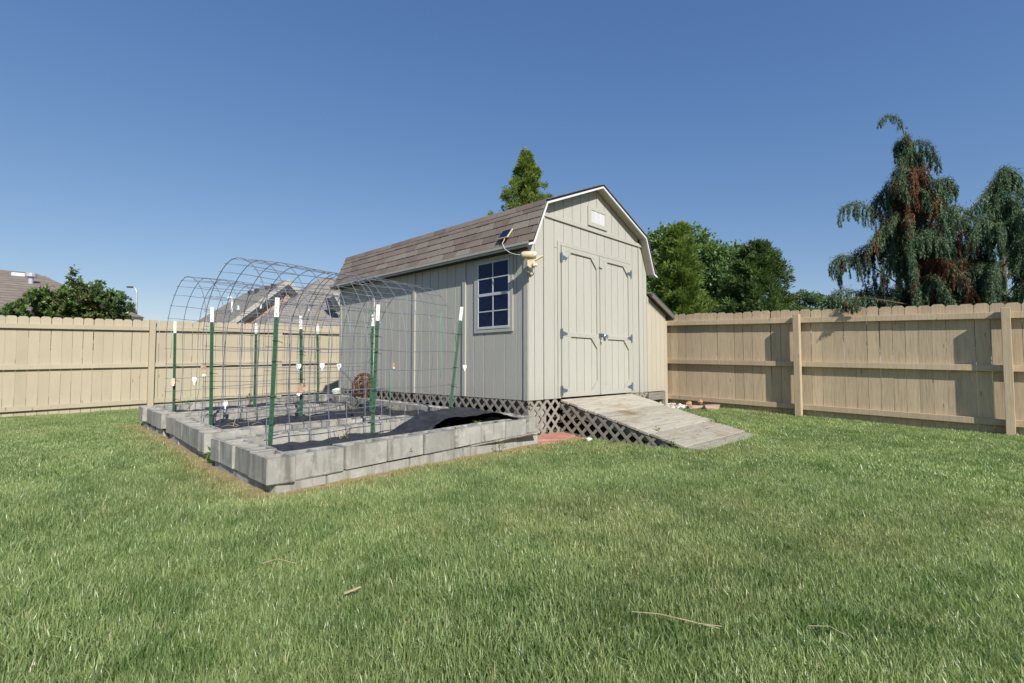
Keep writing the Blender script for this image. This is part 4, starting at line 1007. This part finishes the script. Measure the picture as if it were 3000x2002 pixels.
def house_mid():
    T = thing('house', (11, 28, -.8), 'neighbouring house with grey tan gabled and hipped roof behind the arches', 'house')
    px, pz = 11.42, 4.72; Yg = 28; le, re = (6.2, .55), (14.6, 2.3)
    sl = (pz-2.26)/(px-8.65)
    lz = pz-sl*(px-5.6); rr = 34.9
    # left wing: gable facing the yard, ridge running back, hipped at the far end
    MB().add([(5.6, Yg, lz), (px, Yg, pz), (px, rr, pz-.1), (5.6, 41, lz), (px+5.8, Yg, lz), (px+5.8, 41, lz)], [(0, 1, 2, 3), (1, 4, 5, 2), (3, 2, 5)]).build('roof', M['roof_b'], T)
    MB().prism([(5.9, Yg+.35, lz-.35), (px, Yg+.35, pz-.25), (px+5.5, Yg+.35, lz-.35), (px+5.5, Yg+.35, -1), (5.9, Yg+.35, -1)], (0, .3, 0)).build('wall', M['house_wall'], T)
    for sg in (-1, 1):
        a = Vector((px, Yg-.02, pz+.03)); b = Vector((px+sg*5.85, Yg-.02, lz+.0)); dn = Vector((0, 0, -.30))
        MB().prism([a, b, b+dn, a+dn], (0, .05, 0)).build('rake_board', M['rake'], T)
        a2, b2 = a+Vector((0, .052, -.06)), b+Vector((0, .052, -.06))
        MB().prism([a2, b2, b2+Vector((0, 0, -.52)), a2+Vector((0, 0, -.52))], (0, .29, 0)).build('soffit', M['gutter'], T)  # dark slab, made deep to stand in for the shade under the rake
    for k, y in enumerate((28.8, 29.7, 31.3, 32.4)): MB().box(px-.52, y, pz-.42, px-.34, y+.30, pz-.21).build('roof_vent', M['gutter'], T)
    # nearer hip roof
    A = (14.1, 29.6, 5.36); E0 = (7.6, 22.5, 1.2); E1 = (22, 22.5, 1.6); B = (16.5, 29.6, 5.36)
    MB().add([E0, E1, B, A, (22, 36, 1.6), (9.5, 36, 1.4)], [(0, 1, 2, 3), (1, 4, 2), (4, 5, 3, 2), (5, 0, 3)]).build('hip_roof', M['roof_b'], T)
    MB().box(7.2, 23, -1, 21.5, 27, 1.5).build('wall', M['house_wall'], T)
    MB().prism([(12.0, 24, 3.62), (12.28, 24, 3.66), (12.70, 24, 2.96), (12.42, 24, 2.90)], (0, .1, 0)).prism([(11.95, 24.1, 3.4), (12.25, 24.1, 3.5), (12.5, 24.1, 2.75), (12.1, 24.1, 2.75)], (0, .6, 0), 1).build('dormer_rake', [M['rake'], M['gutter']], T)
    for x, y, z0, h, r in ((9.53, 31, 2.7, .95, .06), (8.02, 25.2, 2.55, .2, .05), (9.0, 25.2, 2.7, .2, .05), (11.35, 25.2, 2.75, .2, .05)):
        MB().lathe((x, y, z0), (0, 0, 1), [(0, r), (h, r)], 10).build('vent_pipe', M['white'], T)
    MB().tube([(9.53, 31, 3.64), (9.5, 31, 3.76), (9.42, 31, 3.80), (9.32, 31, 3.76), (9.30, 31, 3.70)], .07, 8).build('vent_pipe', M['white'], T)
house_left(); house_mid()
def lamp_post():
    T = thing('street_lamp', (9.2, 55, -1), 'thin pale street lamp pole with a short arm far beyond the fence', 'street lamp')
    MB().tube([(9.2, 55.1, -1), (9.17, 55.1, 3.5), (9.16, 55.1, 6.5)], [.10, .09, .07], 8).build('pole', M['pipe'], T)
    MB().tube([(9.16, 55.1, 6.45), (9.08, 55.18, 6.8), (8.95, 55.3, 6.95)], [.05, .04, .035], 6).build('arm', M['pipe'], T)
    MB().obox((8.72, 55.5, 6.95), Vector((-.75, .66, 0)), Vector((.66, .75, 0)), (0, 0, 1), .26, .12, .06).build('lamp_head', M['gutter'], T, bevel=.03)
lamp_post()

# ------------------------------------------------------------------ trees
def limb(m, p, q, r0, r1, wob=.06, n=5):
    p, q = np.array(p, float), np.array(q, float); L = np.linalg.norm(q-p); pts = [p+(q-p)*t+RNG.normal(size=3)*wob*L*math.sin(math.pi*t) for t in np.linspace(0, 1, n)]
    m.tube(pts, list(np.linspace(r0, r1, n)), 6); return pts
def broadleaf(name, base, label, clumps, mat, n, L, cat='tree', group=None, trunk_r=.12, up=.5, wl=.75):
    """clumps: (x,y,z,rx,ry,rz) ellipsoids that the crown fills"""
    T = thing(name, base, label, cat, group); m = MB(); bz = np.array(base, float)
    cm = np.mean([c[:3] for c in clumps], 0); fork = bz+(cm-bz)*.35; limb(m, bz, fork, trunk_r, trunk_r*.75, .02)
    P = []; A = []; N = []; vol = np.array([c[3]*c[4]*c[5] for c in clumps])**.67; vol /= vol.sum()
    for c, v in zip(clumps, vol):
        cc = np.array(c[:3]); rr = np.array(c[3:]); limb(m, fork, cc, trunk_r*.5, trunk_r*.12, .08)
        k = int(n*v); nt_ = max(6, k//45)
        tips = nrm(rnd(nt_)); tips[:, 2] = np.abs(tips[:, 2])*.9-.25*(RNG.random(nt_) < .4); tips = cc+tips*rr*RNG.uniform(.55, 1.05, (nt_, 1))
        for t in tips[:26]: limb(m, cc, t, trunk_r*.12, .006, .08, 4)
        w = RNG.integers(0, nt_, k); sp = RNG.normal(size=(k, 3))*rr*.17
        P.append(tips[w]+sp); a = nrm(tips[w]-cc+sp*2)+rnd(k, .55)+[0, 0, -.1]; A.append(a); N.append(nrm(tips[w]-cc)*.5+rnd(k, .6)+[0, 0, up])
    P, A, N = map(np.concatenate, (P, A, N)); k = len(P)
    m.build('trunk', M['bark'], T); leaves('crown', P, A, N, L*RNG.uniform(.6, 1.2, k), L*wl*RNG.uniform(.6, 1.1, k), mat, T, RNG.beta(2.2, 2.2, k))
def arb(name, base, label, h, r, mat, n, group=None, L=.10, tipw=.04, power=.8, zmin=0., spread=1., up=.75):
    """conifer of many short branches, each a ragged fan of small sprays"""
    T = thing(name, base, label, 'tree', group); bz = np.array(base, float); m = MB()
    m.tube([bz, bz+[0, 0, h*.5], bz+[.03, 0, h*.8], bz+[.01, .02, h*.99]], [.09, .05, .022, .006], 6)
    nb = 230; t = np.sort(zmin+(1-zmin)*RNG.random(nb)**.9); P = []; A = []; N = []; TT = []; per = n//nb
    for ti in t:
        a = RNG.random()*2*np.pi; R_ = r*(1-ti)**power*RNG.uniform(.5, 1.25)+tipw; d = np.array([math.cos(a), math.sin(a), up*RNG.uniform(.5, 1.4)]); d /= np.linalg.norm(d)
        p0 = bz+[0, 0, max(.1, ti*h-R_*d[2]*.6)]; p1 = p0+d*R_/max(.35, np.hypot(d[0], d[1])); p1[2] = min(p1[2], bz[2]+h*1.0); m.tube([p0, (p0+p1)/2+[0, 0, -.03*R_], p1], [.018, .010, .003], 4)
        Lb = np.linalg.norm(p1-p0); k = max(30, int(per*(.35+1.3*(1-ti)))); u = RNG.beta(2.6, 1.1, k); w = (.16+.24*Lb)*spread*(1.08-u)
        ns = max(3, k//10); su = RNG.beta(2.4, 1.0, ns); sd = rnd(ns); sd[:, 2] *= .7; q = RNG.integers(0, ns, k); wq = (.12+.22*Lb)*spread*(1.1-su)
        C = p0+(p1-p0)*su[:, None]+sd*wq[:, None]*.75; ax = nrm(d+nrm(sd)*.9+[0, 0, .25]); pl = nrm(np.cross(ax, rnd(ns)))
        f = RNG.uniform(-1, 1, (k, 1)); P.append(C[q]+ax[q]*RNG.uniform(-.06, .08, (k, 1))+pl[q]*f*.05+rnd(k, .012)); A.append(ax[q]+pl[q]*f*.8+rnd(k, .2)); N.append(np.cross(ax[q], pl[q])+rnd(k, .35))
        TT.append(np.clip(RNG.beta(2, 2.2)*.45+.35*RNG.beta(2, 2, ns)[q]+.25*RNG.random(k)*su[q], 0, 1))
    P, A, N, TT = map(np.concatenate, (P, A, N, TT)); k = len(P)
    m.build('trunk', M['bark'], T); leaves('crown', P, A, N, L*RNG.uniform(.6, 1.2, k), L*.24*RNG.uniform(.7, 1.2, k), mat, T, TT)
CR = np.array([.692, -.722, 0]); CF = np.array([.722, .692, 0])   # directions across / away, for placing crowns
# evergreen behind the shed
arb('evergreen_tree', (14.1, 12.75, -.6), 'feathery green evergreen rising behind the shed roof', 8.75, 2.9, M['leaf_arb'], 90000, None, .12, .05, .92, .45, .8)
# cluster of trees right of the shed
def cl(c, a, f, z, rx, rz): p = np.array(c)+CR*a+CF*f; return (p[0], p[1], z, rx, rx, rz)
c0 = (18.3, 8.6, 0)
broadleaf('maple_tree', (18.4, 8.5, -.6), 'broad leafy maple, tallest of the trees right of the shed', [cl(c0, -.9, 0, 4.35, .8, .75), cl(c0, -.25, .2, 4.6, .75, .75), cl(c0, .35, 0, 4.5, .7, .75), cl(c0, -1.4, .1, 3.6, .8, .9), cl(c0, -.4, -.2, 3.5, 1.1, 1.1), cl(c0, .8, -.1, 3.6, .9, .9), cl(c0, -.9, -.2, 2.4, 1.1, 1.0), cl(c0, .5, -.2, 2.3, 1.1, 1.0), cl(c0, -.2, 0, 1.3, 1.3, .8)], M['leaf_maple'], 26000, .15, group='trees beyond the right fence')
c1 = (18.3, 6.9, 0)
broadleaf('maple_tree', (18.3, 6.9, -.6), 'second leafy maple, between the bright cone and the dark evergreen', [cl(c1, -.6, 0, 3.75, .6, .6), cl(c1, .05, 0, 3.75, .6, .6), cl(c1, .5, .3, 3.3, .55, .5), cl(c1, -.5, 0, 2.9, .8, .8), cl(c1, .3, 0, 2.6, .9, .9), cl(c1, -.2, 0, 1.7, 1.0, .8), cl(c1, .4, 0, 1.2, 1.1, .8)], M['leaf_maple'], 20000, .14, group='trees beyond the right fence')
arb('arborvitae', (14.3, 6.75, -.6), 'bright yellow green conical arborvitae directly right of the shed', 4.75, 1.15, M['leaf_arb'], 90000, 'trees beyond the right fence', .11, .05, .62)
arb('arborvitae', (15.8, 5.05, -.6), 'dark green conical evergreen at the right end of the tree cluster', 4.15, 1.42, M['leaf_arb2'], 90000, 'trees beyond the right fence', .11, .12, .58)
arb('arborvitae', (13.2, 7.9, -.6), 'low bright evergreen half hidden behind the lean-to roof', 3.0, .9, M['leaf_arb'], 40000, 'trees beyond the right fence', .12, .05, .7)
c2 = (38.3, 8.9, 0)
broadleaf('distant_tree', (38.3, 9.0, -.6), 'small distant leafy tree low over the right fence, left of the cedar', [cl(c2, -1.0, 0, 3.7, .7, .4), cl(c2, -.3, 0, 4.2, .8, .7), cl(c2, .5, 0, 4.35, .7, .55), cl(c2, 0, 0, 3.2, 1.2, .7)], M['leaf_far'], 4500, .19, group='distant trees over the right fence', trunk_r=.15)
broadleaf('distant_tree', (39.3, 7.7, -.6), 'smaller distant tree right next to the weeping cedar', [cl((39.3, 7.7, 0), -.2, 0, 4.0, .6, .5), cl((39.3, 7.7, 0), .4, 0, 3.9, .6, .4), cl((39.3, 7.7, 0), 0, 0, 3.3, .9, .5), cl((39.3, 7.7, 0), 1.6, 0, 3.5, .5, .35)], M['leaf_far'], 3500, .19, group='distant trees over the right fence', trunk_r=.15)
arb('conifer', (7.85, 49.5, -.6), 'tiny distant conifer tip beside the street lamp', 5.4, .8, M['leaf_far'], 7000, None, .3)

def magnolia():
    base = (1.25, 14.7, -.9); T = thing('magnolia_tree', base, 'dark glossy leaved magnolia spreading along the top of the left fence', 'tree'); m = MB(); P = []; A = []; N = []
    tips = []
    def add(p, q, r, lv):
        pts = limb(m, p, q, r, r*.4, .05); p, q = np.array(p), np.array(q)
        k = int(np.linalg.norm(q-p)/.017)
        d = nrm(q-p)
        for i in range(k):
            t = RNG.uniform(.15, 1); s = p+(q-p)*t; a = nrm(rnd(1)[0]); a = nrm(a-d*a.dot(d)*.8)+d*.7+[0, 0, .15]; P.append(s); A.append(a); N.append(d+rnd(1)[0]*.3+[0, 0, .6])
        for _ in range(9): a = nrm(rnd(1)[0])*.8+d; P.append(q); A.append(a); N.append(d+rnd(1)[0]*.3)
        if lv < 2:
            for i in range(6 if lv == 0 else 4):
                t = RNG.uniform(.3, .95); s = p+(q-p)*t; e = s+(d*RNG.uniform(.2, .6)+rnd(1)[0]*.5+np.array([0, 0, .35]))*np.linalg.norm(q-p)*(.42 if lv == 0 else .38); add(s, e, r*.45, lv+1)
    # targets across the crown outline: (x, z)
    for x, z in ((.42, 1.30), (.62, 1.62), (.85, 1.75), (1.0, 1.45), (1.22, 2.12), (1.30, 1.75), (1.58, 1.95), (1.75, 1.55), (1.98, 1.72), (2.12, 1.50), (1.5, 1.3), (.75, 1.2), (1.15, 1.25), (1.95, 1.2), (.5, 1.1), (.32, 1.12), (.22, 1.0), (.7, 1.35), (.95, 1.2), (1.35, 1.45), (1.7, 1.3), (2.1, 1.28), (2.2, 1.38), (1.2, 1.05), (.85, 1.5), (1.6, 1.65), (1.05, 1.7), (1.85, 1.5)):
        p0 = (1.25+.5*(x-1.25), 14.7+RNG.uniform(-.2, .2), .35+RNG.uniform(-.1, .25)); add(p0, (x, 14.65+RNG.uniform(-.5, .4), z-.1), .03, 0)
    for x in (.9, 1.25, 1.6): limb(m, (1.25, 14.7, -.9), (x, 14.7, .6), .06, .035, .03)
    P, A, N = map(np.array, (P, A, N)); zm = np.interp(P[:, 0], [.0, .15, .45, .62, .85, 1.05, 1.15, 1.25, 1.42, 1.55, 1.72, 1.85, 2.0, 2.2, 2.35], [.95, 1.05, 1.3, 1.55, 1.62, 1.5, 1.75, 2.1, 1.85, 1.75, 1.92, 1.62, 1.60, 1.62, 1.1])
    ok = (P[:, 2] < zm+RNG.normal(size=len(P))*.03) & (P[:, 0] > .1) & (P[:, 0] < 2.34); P, A, N = P[ok], A[ok], N[ok]; k = len(P); zl = lambda v: np.interp(v[0], [.0, .15, .45, .62, .85, 1.05, 1.25, 1.42, 1.72, 2.0, 2.2, 2.35], [.95, 1.05, 1.25, 1.5, 1.55, 1.45, 2.0, 1.8, 1.85, 1.55, 1.5, 1.0])
    m.f = [f for f in m.f if all(.12 < m.v[q][0] < 2.25 and m.v[q][2] < zl(m.v[q]) for q in f)]; m.mi = [0]*len(m.f); m.build('trunk', M['bark'], T)
    leaves('crown', P, A, N, RNG.uniform(.065, .115, k), RNG.uniform(.030, .050, k), M['leaf_magnolia'], T, np.where(RNG.random(k) < .012, 1, RNG.beta(2, 2, k)*.93))
magnolia()

def cedar(name, base, label, H, prof, lean, nb, brown, arms=(), group='weeping cedars behind the right fence', leader=None, seed=1, frond=None):
    R = np.random.default_rng(seed); base = np.array(base, float); T = thing(name, base, label, 'tree', group); m = MB()
    def axis(z): return base+np.array([0, 0, z-base[2]])+CR*lean(z)
    zs = np.linspace(base[2], H, 10); m.tube([axis(z) for z in zs], list(np.linspace(.10, .012, 10)), 7)
    paths = []
    hs = np.sort(R.uniform(base[2]+1.2, H-.05, nb))
    for z in hs:
        w = np.interp(z, prof[0], prof[1])*R.uniform(.55, 1.2); a = R.uniform(0, 2*np.pi); d = np.array([math.cos(a), math.sin(a), 0])
        n = 9; pts = []; p0 = axis(z-.12*w)
        for i in range(n):
            t = i/(n-1); pts.append(p0+d*w*t+np.array([0, 0, w*(.50*math.sin(t*2.3)-.55*t*t)])+R.normal(size=3)*.012)
        paths.append((pts, 1.0, z, float(d@CR)*w))
    for arm in arms: paths.append(([np.array(p) for p in arm], 1.0, arm[-1][2], 9))
    if leader: paths.append(([np.array(p) for p in leader], .28, H, 0))
    if frond: paths.append(([np.array(p) for p in frond], .3, 1.0, 9))
    PP = {0: [], 1: []}; AA = {0: [], 1: []}; TT = {0: [], 1: []}
    def smooth(pts, n=16):
        p = [2*pts[0]-pts[1]]+list(pts)+[2*pts[-1]-pts[-2]]; out = []
        for i in range(n):
            f = i/(n-1)*(len(pts)-1); j = min(int(f), len(pts)-2); t = f-j; a, b, c, d = p[j:j+4]
            out.append(.5*(2*b+(c-a)*t+(2*a-5*b+4*c-d)*t*t+(3*b-a-3*c+d)*t**3))
        return out
    for pts, sc_, z, side in paths:
        pts = smooth(pts)
        m.tube(pts, list(np.linspace(.013, .002, len(pts))), 5)
        L = sum(np.linalg.norm(b-a) for a, b in zip(pts, pts[1:])); k = max(6, int(L/.034)); isb = R.random() < brown(z, side)
        for i in range(k):
            t = .12+.88*(i+R.random())/k; f = t*(len(pts)-1); j = min(int(f), len(pts)-2); s = pts[j]+(pts[j+1]-pts[j])*(f-j); dd = nrm(pts[j+1]-pts[j])
            ln = sc_*R.uniform(.14, .58)*(1-.35*t)*min(1, .45+L); br = 1 if (isb and R.random() < .72) or (brown(z, 0) > 0 and R.random() < .02+.08*(brown(z, 0) > .2)) else 0
            off = R.normal(size=3)*.035; off[2] = 0; q = max(8, int(ln/.0034))
            q2 = 9; c = s+R.normal(size=(q2, 3))*.016*(.6+sc_); dv = R.normal(size=(q2, 3))+dd*.9; PP[br].append(c); AA[br].append(dv); TT[br].append(np.clip(R.random(q2)*.5+.35, 0, 1))
            u = R.random(q)**.9; c = s+off*np.minimum(u*3, 1)[:, None]+dd*(ln*.25*u*(1-u))[:, None]+np.stack([R.normal(size=q)*.010*(1.3-u), R.normal(size=q)*.010*(1.3-u), -ln*u], 1)
            PP[br].append(c); dv = R.normal(size=(q, 3))*.27+np.array([0, 0, -1])+dd*.22; AA[br].append(dv); TT[br].append(np.clip(R.beta(2, 2)*.7+R.random(q)*.35, 0, 1))
    m.build('trunk', M['bark'], T)
    for br, nm, mt in ((0, 'crown', M['leaf_cedar']), (1, 'dead_foliage', M['leaf_brown'])):
        if not PP[br]: continue
        P, A, t = np.concatenate(PP[br]), np.concatenate(AA[br]), np.concatenate(TT[br]); k = len(P)
        leaves(nm, P, A, R.normal(size=(k, 3)), R.uniform(.035, .075, k), R.uniform(.007, .0125, k), mt, T, t)
B1 = np.array([11.9, 1.1, -.8])
def at1(a, z, f=0.): return tuple(B1*[1, 1, 0]+CR*a+CF*f+[0, 0, z])
cedar('weeping_cedar', tuple(B1), 'tall weeping cedar with rusty dead patches and nodding tip behind the right fence', 4.42,
      (np.array([-1, 1.0, 1.5, 2.0, 2.45, 2.7, 3.0, 3.4, 3.9, 4.2, 4.5]), np.array([1.05, 1.2, 1.2, 1.05, .85, .68, .60, .54, .44, .26, .08])),
      lambda z: -.03*math.sin(z*1.3), 105, lambda z, s: .55 if (z < 2.4 and abs(s) < .45) else (.35 if (2.4 < z < 3.7 and abs(s) < .4) else .02),
      leader=[at1(-.02, 4.38), at1(-.06, 4.58), at1(-.16, 4.70), at1(-.30, 4.72), at1(-.42, 4.66), at1(-.48, 4.57)],
      arms=[[at1(-.3, 2.6), at1(-.7, 2.95), at1(-1.0, 3.05), at1(-1.25, 2.95)], [at1(.2, 2.9), at1(.6, 3.45), at1(.8, 3.5), at1(.92, 3.3)], [at1(-.2, 1.5), at1(-.8, 1.9), at1(-1.2, 2.05), at1(-1.45, 1.95)], [at1(-.2, 1.2), at1(-.9, 1.35), at1(-1.3, 1.4), at1(-1.5, 1.25)]],
      frond=[at1(-.2, 1.0, -.6), (10.35, 1.5, 1.13), (10.0, 1.75, 1.10), (9.75, 1.75, 1.0), (9.66, 1.55, .93)], seed=3)
B2 = np.array([12.0, -.12, -.8])
def at2(a, z, f=0.): return tuple(B2*[1, 1, 0]+CR*a+CF*f+[0, 0, z])
cedar('weeping_cedar', tuple(B2), 'wide weeping cedar with rising drooping arms at the right edge behind the fence', 3.3,
      (np.array([-1, 1.0, 1.6, 2.1, 2.5, 2.9, 3.3]), np.array([1.2, 1.45, 1.4, 1.05, .50, .28, .1])),
      lambda z: .02*z, 66, lambda z, s: .0,
      arms=[[at2(-.5, 1.6), at2(-.9, 2.3), at2(-.45, 2.7), at2(-.05, 3.2), at2(.15, 3.42), at2(.42, 3.25)], [at2(0, 1.8), at2(.15, 2.4), at2(.3, 2.85), at2(.5, 3.08), at2(.75, 2.95)], [at2(.1, 1.7), at2(.4, 2.2), at2(.8, 2.45), at2(1.2, 2.3)], [at2(.1, 1.2), at2(.5, 1.7), at2(1.0, 1.9), at2(1.5, 1.7)], [at2(-.1, 1.0), at2(-.8, 1.9), at2(-1.1, 2.3), at2(-1.4, 2.2)], [at2(0, 2.0), at2(-.35, 2.5), at2(-.75, 2.75), at2(-1.0, 2.6)], [at2(.2, 2.0), at2(.5, 2.55), at2(.9, 2.8), at2(1.2, 2.7)], [at2(0, 2.3), at2(.0, 2.9), at2(.12, 3.3), at2(.3, 3.25)], [at2(0, .8), at2(.6, 1.2), at2(1.2, 1.35), at2(1.8, 1.2)]], seed=5)

# ------------------------------------------------------------------ grass
def make_grass():
    pool = bpy.data.collections.new('grass_tufts')
    def tuft(i, n, r, h, w):
        g = np.random.default_rng(100+i); P = np.c_[g.uniform(-r, r, (n, 2)), np.zeros(n)]
        a = g.uniform(0, 2*np.pi, n); lean = g.beta(2, 2.6, n)*1.15; hh = h*g.uniform(.5, 1.15, n); ww = w*g.uniform(.6, 1.2, n)
        # neighbouring blades comb roughly the same way
        a = a*.8+.6*np.sin(P[:, 0]*9+i)+.8*np.cos(P[:, 1]*8+2*i)+i
        D = np.c_[np.cos(a), np.sin(a), np.zeros(n)]; Sd = np.c_[-np.sin(a), np.cos(a), np.zeros(n)]; tw = g.normal(size=n)*.6
        Sd = Sd*np.cos(tw)[:, None]+D*np.sin(tw)[:, None]
        def at(t): return P+D*(hh*lean*t**1.6)[:, None]*.8+np.c_[np.zeros((n, 2)), hh*t*(1-.28*lean*t)]
        p0, p1, p2 = at(0), at(.55), at(1.0)
        V = np.stack([p0-Sd*ww[:, None]/2, p0+Sd*ww[:, None]/2, p1+Sd*ww[:, None]*.45, p1-Sd*ww[:, None]*.45, p2], 1).reshape(-1, 3)
        k = np.arange(n)*5; F = np.concatenate([np.c_[k, k+1, k+2], np.c_[k, k+2, k+3], np.c_[k+3, k+2, k+4]])
        t = g.beta(2, 2.4, n)*.9; t = np.where(g.random(n) < .028, g.uniform(.9, 1, n), t)
        return np_mesh('grass_tuft', V, F, M['grass'], np.repeat(t, 5))
    for i in range(10):
        o = bpy.data.objects.new('grass_tuft_%02d' % i, tuft(i, 330 if i < 5 else 260, .105 if i < 5 else .16, .060 if i < 5 else .054, .0038 if i < 5 else .0062)); pool.objects.link(o)
    # where it grows
    pts = []; dry = []
    bed = [(1.35, 3.57), (4.64, 3.98), (4.72, 4.2), (4.72, 9.2), (1.50, 8.83), (1.47, 7.24), (1.46, 6.98), (1.38, 5.15), (1.35, 5.0)]
    def inpoly(x, y, poly, grow=0):
        c = np.zeros(len(x), bool)
        for (x0, y0), (x1, y1) in zip(poly, poly[1:]+poly[:1]):
            cond = ((y0 > y) != (y1 > y)) & (x < (x1-x0)*(y-y0)/(y1-y0+1e-12)+x0); c ^= cond
        return c
    def dist(x, y, poly):
        d = np.full(len(x), 9.)
        for (x0, y0), (x1, y1) in zip(poly, poly[1:]+poly[:1]):
            t = np.clip(((x-x0)*(x1-x0)+(y-y0)*(y1-y0))/((x1-x0)**2+(y1-y0)**2), 0, 1); d = np.minimum(d, np.hypot(x-x0-t*(x1-x0), y-y0-t*(y1-y0)))
        return d
    out = []
    for near, step, r0, r1 in ((1, .082, .9, 3.6), (1, .098, 3.6, 5.2), (0, .125, 5.2, 16)):
        ax = np.arange(-3, 13.2, step); X, Y = np.meshgrid(ax, ax); X = X.ravel()+RNG.uniform(-.5, .5, X.size)*step; Y = Y.ravel()+RNG.uniform(-.5, .5, Y.size)*step
        d = np.hypot(X, Y); dep = X*CF[0]+Y*CF[1]; lat = X*CR[0]+Y*CR[1]
        k = (d >= r0) & (d < r1) & (np.abs(lat) < dep*1.12+1.2) & (dep > .3) & (X < 9.74) & (Y < 12.70)
        X, Y = X[k], Y[k]
        k = ~inpoly(X, Y, bed) & ~((X > 5.36) & (X < 7.26) & (Y > 2.40) & (Y < 4.3)) & ~((X > 4.70) & (Y > 4.22) & (X < 8.5) & (Y < 9.3))
        k &= ~((X > 8.55) & (Y > 4.15)) & ~((X > 4.6) & (X < 5.39) & (Y > 3.80) & (Y < 4.3)) & ~((X > 8.9) & (Y > 3.9))
        X, Y = X[k], Y[k]; e = dist(X, Y, bed)
        dr = np.exp(-(e/.20)**2)*1.0
        fr = (X > 2.6) & (X < 5.4) & (Y < 4.1); dr = np.where(fr, np.maximum(dr, 1.05*np.exp(-(e/.30)**2)), dr)
        dr = np.maximum(dr, .5*np.exp(-((X-5.0)/.5)**2-((Y-3.25)/.25)**2)); n = .5+.5*np.sin(X*5.3+np.sin(Y*7))*np.cos(Y*4.1+1.3*np.sin(X*3))
        pt = np.clip(np.sin(X*1.1+1.7*np.sin(Y*.9))*np.sin(Y*1.4+X*.6+1)+.5*np.sin(X*3.1+Y*1.3)*np.sin(Y*3.7-X), 0, 1)
        dr = np.clip(dr*(.55+.75*n), 0, 1)+.20*pt+np.where(RNG.random(len(X)) < .02, RNG.uniform(.2, .6, len(X)), 0)
        keep = RNG.random(len(X)) > .45*np.clip(dr-.25, 0, 1)*(e < .28); X, Y, dr, e = X[keep], Y[keep], dr[keep], e[keep]
        s = RNG.uniform(.75, 1.2, len(X))*(1-.30*np.clip(dr, 0, 1))*np.where(e < .1, .8, 1)
        s *= .86+.28*(.5+.5*np.sin(X*1.9+2*np.sin(Y*1.3))*np.sin(Y*2.3+X))
        idx = RNG.integers(0, 5, len(X)) if near else RNG.integers(5, 10, len(X))
        out.append(np.c_[X, Y, gz(X, Y)-.004, s, np.clip(dr, 0, 1), idx])
    D = np.concatenate(out); n = len(D); print('tufts', n)
    me = bpy.data.meshes.new('grass'); me.vertices.add(n); me.vertices.foreach_set('co', D[:, :3].astype(np.float32).ravel())
    def fa(nm, v): a = me.attributes.new(nm, 'FLOAT', 'POINT'); a.data.foreach_set('value', v.astype(np.float32))
    fa('scl', D[:, 3]); fa('dry', D[:, 4]); fa('rotz', RNG.uniform(0, 6.283, n)); ia = me.attributes.new('idx', 'INT', 'POINT'); ia.data.foreach_set('value', D[:, 5].astype(np.int32))
    me.update(); o = bpy.data.objects.new('grass', me); link(o); props(o, 'mown green lawn grass covering the yard', None, None, 'stuff')
    ng = bpy.data.node_groups.new('grass_scatter', 'GeometryNodeTree')
    ng.interface.new_socket('Geometry', in_out='INPUT', socket_type='NodeSocketGeometry'); ng.interface.new_socket('Geometry', in_out='OUTPUT', socket_type='NodeSocketGeometry')
    N = ng.nodes; Lk = ng.links; gi = N.new('NodeGroupInput'); go = N.new('NodeGroupOutput'); ip = N.new('GeometryNodeInstanceOnPoints'); ci = N.new('GeometryNodeCollectionInfo')
    ci.inputs['Collection'].default_value = pool; ci.inputs['Separate Children'].default_value = True; ci.inputs['Reset Children'].default_value = True
    def na(nm, t): a = N.new('GeometryNodeInputNamedAttribute'); a.data_type = t; a.inputs['Name'].default_value = nm; return a.outputs['Attribute']
    cb = N.new('ShaderNodeCombineXYZ'); Lk.new(na('rotz', 'FLOAT'), cb.inputs[2]); er = N.new('FunctionNodeEulerToRotation'); Lk.new(cb.outputs[0], er.inputs[0])
    Lk.new(gi.outputs[0], ip.inputs['Points']); Lk.new(ci.outputs[0], ip.inputs['Instance']); ip.inputs['Pick Instance'].default_value = True
    Lk.new(na('idx', 'INT'), ip.inputs['Instance Index']); Lk.new(er.outputs[0], ip.inputs['Rotation']); Lk.new(na('scl', 'FLOAT'), ip.inputs['Scale']); Lk.new(ip.outputs[0], go.inputs[0])
    md = o.modifiers.new('scatter', 'NODES'); md.node_group = ng
make_grass()
